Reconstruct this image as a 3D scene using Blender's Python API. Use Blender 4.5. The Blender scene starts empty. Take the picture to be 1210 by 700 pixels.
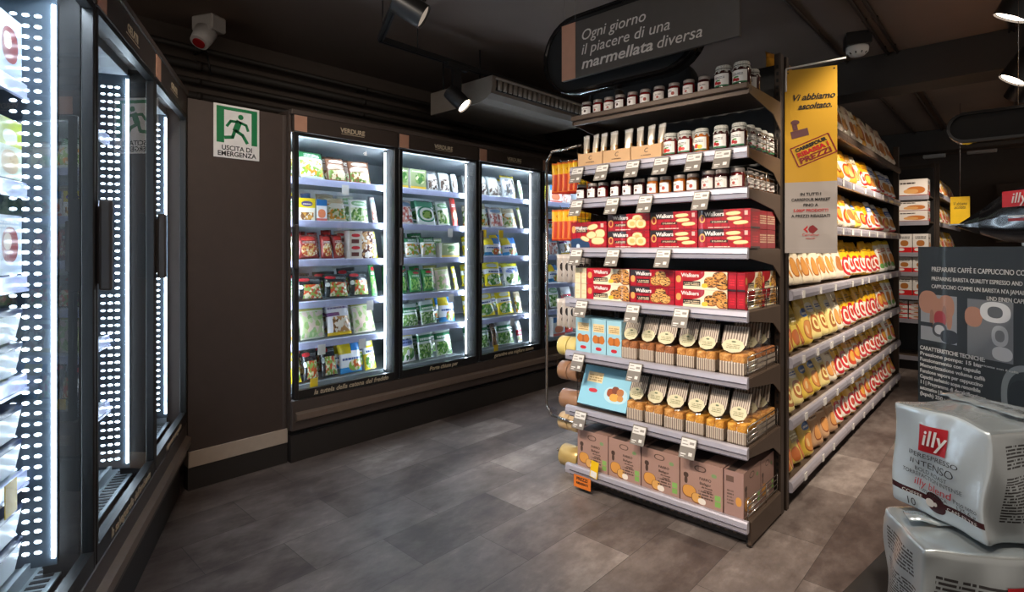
import bpy, bmesh, math, random
from mathutils import Vector, Matrix
R = math.radians
sc = bpy.context.scene
COL = sc.collection

# ------------------------------------------------------------------ camera, world, exposure, lights
CAM_H = 1.25
YAW = 42.95
F_PX = 650.0
HOR = 293.0
cam_d = bpy.data.cameras.new('camera')
cam_d.sensor_width = 36.0
cam_d.lens = F_PX / 1210 * 36
cam_d.shift_y = -(350 - HOR) / 1210
cam_d.clip_start = 0.02
cam = bpy.data.objects.new('camera', cam_d)
COL.objects.link(cam)
cam.location = (0, 0, CAM_H)
cam.rotation_euler = (R(90), 0, R(YAW))
sc.camera = cam
sc.view_settings.view_transform = 'Standard'
sc.view_settings.look = 'None'
sc.view_settings.gamma = 1
sc.view_settings.exposure = 0.0
sc.view_settings.use_curve_mapping = False
sc.cycles.use_denoising = True
sc.cycles.max_bounces = 8
sc.cycles.transparent_max_bounces = 16
sc.cycles.sample_clamp_indirect = 6
sc.cycles.caustics_reflective = False
sc.cycles.caustics_refractive = False

w = bpy.data.worlds.new('world')
sc.world = w
w.use_nodes = True
w.node_tree.nodes['Background'].inputs[0].default_value = (1.0, 0.88, 0.78, 1)
w.node_tree.nodes['Background'].inputs[1].default_value = 0.36  # warm ambient fill added, coming in where walls are left out

WARM = (1.0, 0.80, 0.60)
NEUT = (1.0, 0.88, 0.76)


def spot(name, loc, target, power, angle=60, blend=0.6, color=WARM, size=0.05):
    ld = bpy.data.lights.new(name, 'SPOT')
    ld.energy = power
    ld.spot_size = R(angle)
    ld.spot_blend = blend
    ld.color = color
    ld.shadow_soft_size = size
    o = bpy.data.objects.new(name, ld)
    COL.objects.link(o)
    o.location = loc
    dv = Vector(target) - Vector(loc)
    o.rotation_euler = dv.to_track_quat('-Z', 'Y').to_euler()
    return o


# spots on the shop's ceiling tracks: (place, aim, watts, cone)
SPOTS_FRONT = [((-1.75, 0.15, 2.44), (-1.45, 2.4, 0.85), 150, 56),
               ((-0.75, 0.20, 2.44), (-1.22, 2.4, 0.80), 165, 50),
               ((-1.20, -0.30, 2.44), (-1.25, 2.3, 0.35), 110, 46),
               ((0.10, 0.40, 2.44), (-1.3, 2.0, 0.0), 60, 70)]
SPOTS_AISLE = [((-0.06, 2.75, 2.45), (-0.95, 3.1, 0.75), 122, 68),
               ((-0.06, 3.9, 2.45), (-0.95, 4.0, 0.85), 126, 66),
               ((-0.06, 4.7, 2.30), (-0.95, 4.55, 0.9), 140, 74),
               ((-0.06, 6.0, 2.45), (-0.85, 6.9, 1.2), 95, 60),
               ((-0.06, 7.7, 2.45), (-0.7, 8.4, 1.3), 80, 64)]
for i, (p, a, e, c) in enumerate(SPOTS_FRONT):
    spot('track_spot_light', p, a, e, c, color=(1.0, 0.86, 0.72))
for i, (p, a, e, c) in enumerate(SPOTS_AISLE):
    spot('aisle_spot_light', p, a, e, c, color=(1.0, 0.85, 0.69))
spot('floor_fill_light', (-1.9, 0.9, 2.5), (-1.7, 1.1, 0), 20, 70, 1.0, NEUT)  # fill added over the floor, no fitting there
spot('wall_fill_light', (-1.6, 0.6, 2.5), (-3.3, 1.9, 1.2), 62, 84, 0.9, NEUT)  # added to brighten the wall panel and freezer headers
spot('table_fill_light', (-0.75, -0.1, 2.45), (-0.05, 0.9, 0.9), 44, 50, 0.6, NEUT)  # extra fill added for the coffee table, without a lamp body
spot('hanging_sign_fill_light', (-0.9, 0.3, 2.3), (-1.25, 2.28, 2.25), 15, 60, 0.8, NEUT)  # unseen lamp added to lift the hanging sign's lettering


# ------------------------------------------------------------------ geometry of the picture (metres from pixels)
S_, C_ = math.sin(R(YAW)), math.cos(R(YAW))


def ray(px):
    t = (px - 605) / F_PX
    return C_ * t - S_, S_ * t + C_


def onY(px, py, Y):
    rx, ry = ray(px)
    d = Y / ry
    return Vector((rx * d, Y, CAM_H + (HOR - py) / F_PX * d))


def onX(px, py, X):
    rx, ry = ray(px)
    d = X / rx
    return Vector((X, ry * d, CAM_H + (HOR - py) / F_PX * d))


def onZ(px, py, Z):
    rx, ry = ray(px)
    d = (Z - CAM_H) * F_PX / (HOR - py)
    return Vector((rx * d, ry * d, Z))


# ------------------------------------------------------------------ materials
def lin(h):
    if isinstance(h, (tuple, list)):
        return tuple(h[:3]) + (1.0,)
    h = h.lstrip('#')
    out = []
    for i in (0, 2, 4):
        c = int(h[i:i + 2], 16) / 255
        out.append(c / 12.92 if c <= 0.04045 else ((c + 0.055) / 1.055) ** 2.4)
    return tuple(out) + (1.0,)


class NT:
    def __init__(self, name):
        self.mat = bpy.data.materials.new(name)
        self.mat.use_nodes = True
        self.t = self.mat.node_tree
        self.t.nodes.clear()
        self.out = self.n('ShaderNodeOutputMaterial')

    def n(self, typ, **kw):
        nd = self.t.nodes.new(typ)
        for k, v in kw.items():
            setattr(nd, k, v)
        return nd

    def link(self, a, b):
        self.t.links.new(a, b)

    def put(self, sock, v):
        if isinstance(v, bpy.types.NodeSocket):
            self.link(v, sock)
        elif isinstance(v, str):
            sock.default_value = lin(v)
        elif isinstance(v, (tuple, list)) and len(v) == 3 and sock.type == 'RGBA':
            sock.default_value = tuple(v) + (1,)
        else:
            sock.default_value = v

    def m(self, op, a, b=0.0):
        nd = self.n('ShaderNodeMath', operation=op)
        self.put(nd.inputs[0], a)
        self.put(nd.inputs[1], b)
        return nd.outputs[0]

    def mix(self, f, a, b):
        nd = self.n('ShaderNodeMix', data_type='RGBA')
        self.put(nd.inputs[0], f)
        self.put(nd.inputs[6], a)
        self.put(nd.inputs[7], b)
        return nd.outputs[2]

    def uv(self):
        tc = self.n('ShaderNodeTexCoord')
        s = self.n('ShaderNodeSeparateXYZ')
        self.link(tc.outputs['UV'], s.inputs[0])
        return tc.outputs['UV'], s.outputs[0], s.outputs[1]

    def noise(self, vec, scale, detail=3, rough=0.5):
        nd = self.n('ShaderNodeTexNoise')
        if vec is not None:
            self.link(vec, nd.inputs['Vector'])
        nd.inputs['Scale'].default_value = scale
        nd.inputs['Detail'].default_value = detail
        nd.inputs['Roughness'].default_value = rough
        return nd.outputs['Fac'] if 'Fac' in nd.outputs else nd.outputs[0]

    def ramp(self, f, stops, const=False):
        nd = self.n('ShaderNodeValToRGB')
        if const:
            nd.color_ramp.interpolation = 'CONSTANT'
        e = nd.color_ramp.elements
        while len(e) < len(stops):
            e.new(0.5)
        for el, (p, c) in zip(e, stops):
            el.position = p
            el.color = lin(c)
        self.put(nd.inputs[0], f)
        return nd.outputs[0]

    def principled(self, color, rough=0.5, metal=0.0, coat=0.0, spec=0.5, bump=None, bstr=0.1, trans=0.0):
        p = self.n('ShaderNodeBsdfPrincipled')
        self.put(p.inputs['Base Color'], color)
        self.put(p.inputs['Roughness'], rough)
        self.put(p.inputs['Metallic'], metal)
        self.put(p.inputs['Coat Weight'], coat)
        self.put(p.inputs['Specular IOR Level'], spec)
        self.put(p.inputs['Transmission Weight'], trans)
        if bump is not None:
            b = self.n('ShaderNodeBump')
            b.inputs['Strength'].default_value = bstr
            b.inputs['Distance'].default_value = 0.01
            self.put(b.inputs['Height'], bump)
            self.link(b.outputs[0], p.inputs['Normal'])
        self.link(p.outputs[0], self.out.inputs[0])
        return p


def plain(name, col, rough=0.5, metal=0.0, coat=0.0, var=0.12, scale=18.0, spec=0.5):
    """painted / moulded surface with a faint uneven tone"""
    g = NT(name)
    tc = g.n('ShaderNodeTexCoord')
    nz = g.noise(tc.outputs['Object'], scale)
    c = lin(col)
    lo = tuple(x * (1 - var) for x in c[:3])
    hi = tuple(min(1, x * (1 + var)) for x in c[:3])
    g.principled(g.mix(nz, lo, hi), rough, metal, coat, spec)
    return g.mat


def emit(name, col, strength):
    g = NT(name)
    e = g.n('ShaderNodeEmission')
    e.inputs[0].default_value = lin(col)
    e.inputs[1].default_value = strength
    g.link(e.outputs[0], g.out.inputs[0])
    return g.mat


def clear(name, tint='#f4faff', refl=0.06, rough=0.02, edge=1.0):
    """a thin transparent sheet: see-through plus a mirror reflection that grows at grazing angles"""
    g = NT(name)
    tr = g.n('ShaderNodeBsdfTransparent')
    tr.inputs[0].default_value = lin(tint)
    gl = g.n('ShaderNodeBsdfGlossy')
    gl.inputs['Roughness'].default_value = rough
    lw = g.n('ShaderNodeFresnel')
    # the same reflection from both sides of the sheet
    geo = g.n('ShaderNodeNewGeometry')
    g.link(g.m('ADD', g.m('MULTIPLY', geo.outputs['Backfacing'], 1 / 1.45 - 1.45), 1.45), lw.inputs[0])
    f = g.m('MULTIPLY', lw.outputs[0], edge)
    f = g.m('ADD', f, refl)
    mx = g.n('ShaderNodeMixShader')
    g.link(f, mx.inputs[0])
    g.link(tr.outputs[0], mx.inputs[1])
    g.link(gl.outputs[0], mx.inputs[2])
    g.link(mx.outputs[0], g.out.inputs[0])
    return g.mat


def mask(g, U, V, uvv, L):
    k = L[0]
    if k == 'rect':
        _, u0, v0, u1, v1 = L[:5]
        a = g.m('MULTIPLY', g.m('GREATER_THAN', U, u0), g.m('LESS_THAN', U, u1))
        b = g.m('MULTIPLY', g.m('GREATER_THAN', V, v0), g.m('LESS_THAN', V, v1))
        return g.m('MULTIPLY', a, b)
    if k == 'ell':
        _, cu, cv, ru, rv = L[:5]
        ang = L[6] if len(L) > 6 else 0
        du, dv = g.m('SUBTRACT', U, cu), g.m('SUBTRACT', V, cv)
        if ang:
            c, s = math.cos(R(ang)), math.sin(R(ang))
            asp = L[7] if len(L) > 7 else 1.0
            du2 = g.m('MULTIPLY', du, asp)
            x = g.m('ADD', g.m('MULTIPLY', du2, c), g.m('MULTIPLY', dv, s))
            y = g.m('SUBTRACT', g.m('MULTIPLY', dv, c), g.m('MULTIPLY', du2, s))
            du, dv = x, y
        a = g.m('POWER', g.m('ABSOLUTE', g.m('DIVIDE', du, ru)), 2.4)
        b = g.m('POWER', g.m('ABSOLUTE', g.m('DIVIDE', dv, rv)), 2.4)
        return g.m('LESS_THAN', g.m('ADD', a, b), 1.0)
    if k == 'lines':
        _, u0, v0, u1, v1, _c, n = L[:7]
        base = mask(g, U, V, uvv, ('rect', u0, v0, u1, v1))
        row = g.m('MULTIPLY', g.m('SUBTRACT', V, v0), n / (v1 - v0))
        on = g.m('LESS_THAN', g.m('FRACT', row), 0.55)
        cx = g.n('ShaderNodeCombineXYZ')
        g.link(g.m('MULTIPLY', U, 34.0), cx.inputs[0])
        g.link(g.m('MULTIPLY', g.m('FLOOR', row), 7.3), cx.inputs[1])
        nz = g.noise(cx.outputs[0], 1.0, 1)
        return g.m('MULTIPLY', g.m('MULTIPLY', base, on), g.m('GREATER_THAN', nz, 0.42))
    if k == 'stripes':
        _, u0, v0, u1, v1, _c, n = L[:7]
        base = mask(g, U, V, uvv, ('rect', u0, v0, u1, v1))
        return g.m('MULTIPLY', base, g.m('LESS_THAN', g.m('FRACT', g.m('MULTIPLY', U, n)), 0.5))
    if k == 'plaid':
        _, u0, v0, u1, v1, _c, n = L[:7]
        base = mask(g, U, V, uvv, ('rect', u0, v0, u1, v1))
        a = g.m('LESS_THAN', g.m('FRACT', g.m('MULTIPLY', U, n)), 0.25)
        b = g.m('LESS_THAN', g.m('FRACT', g.m('MULTIPLY', V, n * 0.5)), 0.25)
        return g.m('MULTIPLY', base, g.m('MAXIMUM', a, b))
    if k == 'wave':
        _, v0, amp, fr = L[:4]
        y = g.m('ADD', g.m('MULTIPLY', g.m('SINE', g.m('MULTIPLY', U, fr)), amp), v0)
        return g.m('GREATER_THAN', V, y)
    raise ValueError(k)


def food(g, uvv, spec):
    _, c1, c2, c3, scale = spec
    vor = g.n('ShaderNodeTexVoronoi')
    oi = g.n('ShaderNodeObjectInfo')
    ad = g.n('ShaderNodeVectorMath', operation='ADD')
    g.link(uvv, ad.inputs[0])
    g.link(oi.outputs['Random'], ad.inputs[1])
    g.link(ad.outputs[0], vor.inputs['Vector'])
    vor.inputs['Scale'].default_value = scale
    sp = g.n('ShaderNodeSeparateColor')
    g.link(vor.outputs['Color'], sp.inputs[0])
    return g.ramp(sp.outputs[0], [(0.0, c1), (0.36, c2), (0.70, c3)], True)


def art(name, base, layers, rough=0.35, coat=0.2, metal=0.0):
    """printed packaging: a base colour with printed areas laid over it in the face's own UV space"""
    g = NT(name)
    uvv, U, V = g.uv()
    c = food(g, uvv, base) if isinstance(base, tuple) and base[0] == 'food' else lin(base)
    for L in layers:
        k = L[0]
        colr = L[4] if k == 'wave' else L[5]
        if isinstance(colr, tuple) and colr[0] == 'food':
            colr = food(g, uvv, colr)
        else:
            colr = lin(colr)
        c = g.mix(mask(g, U, V, uvv, L), c, colr)
    g.principled(c, rough, metal, coat)
    return g.mat


# ------------------------------------------------------------------ meshes
def bm_box(bm, x0, x1, y0, y1, z0, z1, bev=0.0, seg=1, mi=0):
    vs = [bm.verts.new(p) for p in ((x0, y0, z0), (x1, y0, z0), (x1, y1, z0), (x0, y1, z0), (x0, y0, z1), (x1, y0, z1), (x1, y1, z1), (x0, y1, z1))]
    uvl = bm.loops.layers.uv.verify()
    fs = []
    for q in ((0, 1, 5, 4), (1, 2, 6, 5), (2, 3, 7, 6), (3, 0, 4, 7), (4, 5, 6, 7), (3, 2, 1, 0)):
        f = bm.faces.new([vs[i] for i in q])
        for lp, uvc in zip(f.loops, ((0, 0), (1, 0), (1, 1), (0, 1))):
            lp[uvl].uv = uvc
        f.material_index = mi
        fs.append(f)
    if bev > 0:
        es = list({e for f in fs for e in f.edges})
        bmesh.ops.bevel(bm, geom=es, offset=bev, segments=seg, affect='EDGES', profile=0.5)
    return fs


def bm_cyl(bm, a, b, r, n=10, r2=None, caps=True, mi=0):
    a, b = Vector(a), Vector(b)
    r2 = r if r2 is None else r2
    q = (b - a).to_track_quat('Z', 'Y')
    ra, rb = [], []
    for i in range(n):
        t = 2 * math.pi * i / n
        o = Vector((math.cos(t), math.sin(t), 0))
        ra.append(bm.verts.new(a + q @ (o * r)))
        rb.append(bm.verts.new(b + q @ (o * r2)))
    uvl = bm.loops.layers.uv.verify()
    for i in range(n):
        j = (i + 1) % n
        f = bm.faces.new((ra[i], ra[j], rb[j], rb[i]))
        f.material_index = mi
        f.smooth = True
        for lp, uvc in zip(f.loops, ((i / n, 0), ((i + 1) / n, 0), ((i + 1) / n, 1), (i / n, 1))):
            lp[uvl].uv = uvc
    if caps:
        f = bm.faces.new(list(reversed(ra))); f.material_index = mi
        f = bm.faces.new(rb); f.material_index = mi


def bm_path(bm, pts, r, n=8):
    for a, b in zip(pts[:-1], pts[1:]):
        bm_cyl(bm, a, b, r, n)
    for p in pts[1:-1]:
        bmesh.ops.create_icosphere(bm, subdivisions=1, radius=r, matrix=Matrix.Translation(p))


def bm_lathe(bm, prof, n=16, cx=0, cy=0, mi=0, a0=0.0, a1=2 * math.pi):
    full = abs(a1 - a0 - 2 * math.pi) < 1e-6
    cnt = n if full else n + 1
    rings = []
    for (r, z) in prof:
        rings.append([bm.verts.new((cx + r * math.cos(a0 + (a1 - a0) * i / n), cy + r * math.sin(a0 + (a1 - a0) * i / n), z)) for i in range(cnt)])
    uvl = bm.loops.layers.uv.verify()
    m = len(prof) - 1
    for k in range(m):
        for i in range(n):
            j = (i + 1) % cnt
            f = bm.faces.new((rings[k][i], rings[k][j], rings[k + 1][j], rings[k + 1][i]))
            f.smooth = True
            f.material_index = mi
            for lp, uvc in zip(f.loops, ((i / n, k / m), ((i + 1) / n, k / m), ((i + 1) / n, (k + 1) / m), (i / n, (k + 1) / m))):
                lp[uvl].uv = uvc
    if full:
        if prof[0][0] > 1e-5:
            bm.faces.new(list(reversed(rings[0]))).material_index = mi
        if prof[-1][0] > 1e-5:
            bm.faces.new(rings[-1]).material_index = mi


def bm_prism(bm, poly, y0, y1, mi=0):
    """polygon in the local x-z plane, extruded along y"""
    a = [bm.verts.new((x, y0, z)) for x, z in poly]
    b = [bm.verts.new((x, y1, z)) for x, z in poly]
    n = len(poly)
    uvl = bm.loops.layers.uv.verify()
    xs = [p[0] for p in poly]; zs = [p[1] for p in poly]
    dx, dz = max(xs) - min(xs) or 1, max(zs) - min(zs) or 1
    fa = bm.faces.new(a)
    fb = bm.faces.new(list(reversed(b)))
    for f in (fa, fb):
        f.material_index = mi
        for lp in f.loops:
            lp[uvl].uv = ((lp.vert.co.x - min(xs)) / dx, (lp.vert.co.z - min(zs)) / dz)
    for i in range(n):
        j = (i + 1) % n
        bm.faces.new((a[j], a[i], b[i], b[j])).material_index = mi


def mesh(name, bm, mats, smooth=False):
    bmesh.ops.recalc_face_normals(bm, faces=bm.faces)
    me = bpy.data.meshes.new(name)
    bm.to_mesh(me)
    bm.free()
    for mm in (mats if isinstance(mats, (list, tuple)) else [mats]):
        me.materials.append(mm)
    if smooth:
        for p in me.polygons:
            p.use_smooth = True
    return me


def put(name, me, parent=None, loc=(0, 0, 0), rot=(0, 0, 0), scale=None):
    o = bpy.data.objects.new(name, me)
    COL.objects.link(o)
    o.location = loc
    o.rotation_euler = rot
    if scale:
        o.scale = scale
    if parent:
        o.parent = parent
    return o


def obj(name, bm, mats, parent=None, loc=(0, 0, 0), rot=(0, 0, 0), smooth=False):
    return put(name, mesh(name, bm, mats, smooth), parent, loc, rot)


def boxo(name, b, mats, parent=None, bev=0.0, loc=(0, 0, 0), rot=(0, 0, 0)):
    bm = bmesh.new()
    bm_box(bm, *b, bev=bev)
    return obj(name, bm, mats, parent, loc, rot)


def tag(o, label=None, cat=None, group=None, kind=None):
    if label:
        o['label'] = label
    if cat:
        o['category'] = cat
    if group:
        o['group'] = group
    if kind:
        o['kind'] = kind
    return o


def thing(name, label, cat, loc=(0, 0, 0), rotz=0.0, group=None):
    o = bpy.data.objects.new(name, None)
    o.empty_display_size = 0.05
    COL.objects.link(o)
    o.location = loc
    o.rotation_euler = (0, 0, R(rotz))
    return tag(o, label, cat, group)


def clone(root, loc=None, rot=None, label=None, group=None, scale=None):
    """copy of a thing with copies of its parts and sub-parts"""
    def rec(o, par):
        c = o.copy()
        COL.objects.link(c)
        if par is not None:
            c.parent = par
        for ch in list(o.children):
            rec(ch, c)
        return c
    c = rec(root, None)
    if loc is not None:
        c.location = loc
    if rot is not None:
        c.rotation_euler = rot
    if scale is not None:
        c.scale = scale
    if label:
        c['label'] = label
    if group:
        c['group'] = group
    return c


_txt = {}


def text_mesh(s, size, mat, align='CENTER', shear=0.0, bold=0.0, ext=0.0006, width=None, space=1.0):
    key = (s, size, mat.name, align, shear, bold, ext, width, space)
    if key in _txt:
        return _txt[key]
    cu = bpy.data.curves.new('lettering', 'FONT')
    cu.body = s
    cu.size = size
    cu.align_x = align
    cu.align_y = 'CENTER'
    cu.shear = shear
    cu.offset = bold
    cu.extrude = ext
    cu.space_character = space
    cu.resolution_u = 3
    tmp = bpy.data.objects.new('tmp_text', cu)
    COL.objects.link(tmp)
    dg = bpy.context.evaluated_depsgraph_get()
    me = bpy.data.meshes.new_from_object(tmp.evaluated_get(dg))
    bpy.data.objects.remove(tmp)
    bpy.data.curves.remove(cu)
    me.name = 'lettering'
    me.materials.clear()
    me.materials.append(mat)
    if width:
        xs = [v.co.x for v in me.vertices]
        k = width / max(1e-6, max(xs) - min(xs))
        for v in me.vertices:
            v.co.x *= k
    _txt[key] = me
    return me


def text(s, size, mat, parent, loc, rot=(R(90), 0, 0), name='lettering', **kw):
    """lettering standing upright and reading from -Y in the parent's space"""
    return put(name, text_mesh(s, size, mat, **kw), parent, loc, rot)


ORD = ['first', 'second', 'third', 'fourth', 'fifth', 'sixth', 'seventh', 'eighth', 'ninth', 'tenth', 'eleventh', 'twelfth', 'thirteenth', 'fourteenth',
       'fifteenth', 'sixteenth', 'seventeenth', 'eighteenth', 'nineteenth', 'twentieth', 'twenty-first', 'twenty-second', 'twenty-third', 'twenty-fourth',
       'twenty-fifth', 'twenty-sixth', 'twenty-seventh', 'twenty-eighth']

# common materials
M = {}
M['brown'] = plain('brown_laminate', '#4a3f39', 0.5)
M['panel'] = plain('dark_brown_wall_panel', '#43362f', 0.55)
M['header'] = plain('dark_brown_header', '#3d332d', 0.45)
M['bumper'] = plain('bronze_bumper', '#7d6c5f', 0.4, 0.3)
M['plinth'] = plain('black_plinth', '#2c2724', 0.6)
M['black'] = plain('black_metal', '#1c1b1b', 0.4)
M['blackmat'] = plain('matt_black', '#121111', 0.7)
M['blackgloss'] = plain('black_gloss', '#101012', 0.12, coat=0.5)
M['copper'] = plain('copper_panel', '#b98a72', 0.5)
M['beige'] = plain('beige_skirting', '#b9a795', 0.6)
M['inner'] = plain('freezer_lining', '#bac2c8', 0.4)
M['carrier'] = plain('light_carrier_grey', '#4c5863', 0.4)
M['steel'] = plain('steel_tray', '#aab4ba', 0.35, 0.5)
M['rail'] = plain('price_rail', '#b4badb', 0.3, 0.1, 0.3)
M['railgrey'] = plain('grey_price_rail', '#bdbac6', 0.34, 0.4, 0.2)
M['raillip'] = plain('rail_lip', '#77747f', 0.25, 0.6)
M['shelfmetal'] = plain('brown_shelf_steel', '#5b4c41', 0.45, 0.3)
M['post'] = plain('dark_bronze_post', '#40352d', 0.45, 0.3)
M['chrome'] = plain('chrome', '#b9b6b2', 0.22, 0.95)
M['darkchrome'] = plain('dark_chrome', '#5d5753', 0.3, 0.8)
M['white'] = plain('white_plastic', '#e9e6e2', 0.4)
M['offwhite'] = plain('off_white_plastic', '#cfcac4', 0.45)
M['tagwhite'] = plain('tag_white', '#d8d6d2', 0.5)
M['taggrey'] = plain('tag_grey', '#77716a', 0.5)
M['cream'] = plain('cream_paint', '#c8b79b', 0.5)
M['red'] = plain('red_print', '#b8161f', 0.4)
M['darkred'] = plain('dark_red_print', '#7d1c22', 0.4)
M['ink'] = plain('black_ink', '#1b1816', 0.5)
M['greyink'] = plain('grey_ink', '#8f8983', 0.5)
M['silverink'] = plain('silver_ink', '#c4bfba', 0.45)
M['kraft'] = plain('kraft_card', '#c9a277', 0.7)
M['gold'] = plain('gold_ink', '#d3bf8a', 0.4)
M['yellow'] = plain('yellow_print', '#f0c419', 0.45)
M['orange'] = plain('orange_print', '#d8762a', 0.5)
M['green'] = plain('sign_green', '#127a45', 0.5)
M['glass'] = clear('door_glass', '#eef6fa', 0.03, 0.01, 0.9)
M['clearplastic'] = clear('clear_film', '#f6f2ee', 0.09, 0.22, 1.0)
M['acrylic'] = clear('acrylic', '#f2f2f6', 0.05, 0.1, 1.0)
M['led'] = emit('led_white', '#e6f3ff', 34.0)
M['ledwall'] = emit('led_wall_freezer', '#eaf4ff', 78.0)
M['reflectdot'] = emit('led_reflection_dot', '#e8f4ff', 14.0)  # glow of the built-in LED reflections, not of separate lamps
M['reflectdim'] = emit('led_reflection_dot_dim', '#e0efff', 5.0)
M['lamp'] = emit('lamp_face', '#ffe9d2', 14.0)
M['lampdim'] = emit('lamp_face_dim', '#ffe9d2', 0.35)


# ------------------------------------------------------------------ setting: floor, walls, ceiling
def floor_mat():
    g = NT('vinyl_plank_floor')
    tc = g.n('ShaderNodeTexCoord')
    mp = g.n('ShaderNodeMapping')
    mp.inputs['Rotation'].default_value = (0, 0, R(90))
    mp.inputs['Location'].default_value = (0.13, 0.05, 0)
    g.link(tc.outputs['Object'], mp.inputs[0])
    br = g.n('ShaderNodeTexBrick')
    g.link(mp.outputs[0], br.inputs['Vector'])
    br.offset = 0.5
    br.inputs['Scale'].default_value = 1.0
    br.inputs['Mortar Size'].default_value = 0.0011
    br.inputs['Brick Width'].default_value = 0.61
    br.inputs['Row Height'].default_value = 0.28
    br.inputs['Color1'].default_value = (0.2, 0.2, 0.2, 1)
    br.inputs['Color2'].default_value = (0.9, 0.9, 0.9, 1)
    br.inputs['Mortar'].default_value = (0.0, 0.0, 0.0, 1)
    tone = g.n('ShaderNodeSeparateColor')
    g.link(br.outputs['Color'], tone.inputs[0])
    m2 = g.n('ShaderNodeMapping')
    m2.inputs['Scale'].default_value = (2.0, 1.0, 1)
    g.link(tc.outputs['Object'], m2.inputs[0])
    n1 = g.noise(m2.outputs[0], 1.9, 6, 0.62)
    n2 = g.noise(m2.outputs[0], 9.0, 5, 0.7)
    f = g.m('ADD', g.m('MULTIPLY', tone.outputs[0], 0.36), g.m('ADD', g.m('MULTIPLY', n1, 0.95), g.m('SUBTRACT', g.m('MULTIPLY', n2, 0.46), 0.22)))
    c = g.ramp(f, [(0.34, '#352b29'), (0.56, '#554a46'), (0.78, '#756b66'), (1.0, '#9b918b')])
    seam = g.m('GREATER_THAN', br.outputs['Fac'], 0.5)
    c = g.mix(seam, c, lin('#3b3532'))
    rg = g.m('ADD', g.m('MULTIPLY', n2, 0.2), 0.36)
    g.principled(c, rg, spec=0.4, bump=n2, bstr=0.05)
    return g.mat


XW, XR, YB, YF, ZC = -4.1, 3.2, -2.0, 11.0, 2.72
fl = boxo('floor', (XW, XR, YB, YF, -0.1, 0), floor_mat())
tag(fl, kind='structure')
M['ceil'] = plain('dark_ceiling', '#75655a', 0.8, var=0.25, scale=1.2)
tag(boxo('ceiling', (XW, XR, YB, YF, ZC, ZC + 0.1), M['ceil']), kind='structure')
M['wallback'] = plain('dark_wall', '#5a4f47', 0.8)
tag(boxo('wall_left', (XW - 0.1, XW, YB, YF, 0, ZC), M['wallback']), kind='structure')
tag(boxo('wall_back', (XW, XR, YF, YF + 0.1, 0, ZC), M['wallback']), kind='structure')

X0, Y0C = -3.14, 0.932          # the wall corner between the two rows of freezers
# wall panel between the freezer rows, with its beige skirting and dark plinth
tag(boxo('wall_panel', (X0 - 0.06, X0, Y0C, 1.448, 0.20, 2.02), M['panel']), kind='structure')
tag(boxo('baseboard_left', (X0 - 0.06, X0 + 0.008, Y0C + 0.0, 1.452, 0.118, 0.20), M['beige'], bev=0.002), kind='structure')
tag(boxo('trim_1', (X0 - 0.06, X0 + 0.002, Y0C, 1.452, 0, 0.118), M['plinth']), kind='structure')
bm = bmesh.new()
bm_box(bm, X0 - 0.06, X0 + 0.004, 1.424, 1.446, 0.20, 2.02, 0.003)
tag(obj('trim_2', bm, M['brown']), kind='structure')


# ------------------------------------------------------------------ freezers with glass doors
def ell_poly(bm, cx, cz, rx, rz, y, n=10, axis='y'):
    vs = []
    for i in range(n):
        t = 2 * math.pi * i / n
        p = (cx + rx * math.cos(t), y, cz + rz * math.sin(t)) if axis == 'y' else (y, cx + rx * math.cos(t), cz + rz * math.sin(t))
        vs.append(bm.verts.new(p))
    bm.faces.new(vs)


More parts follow.
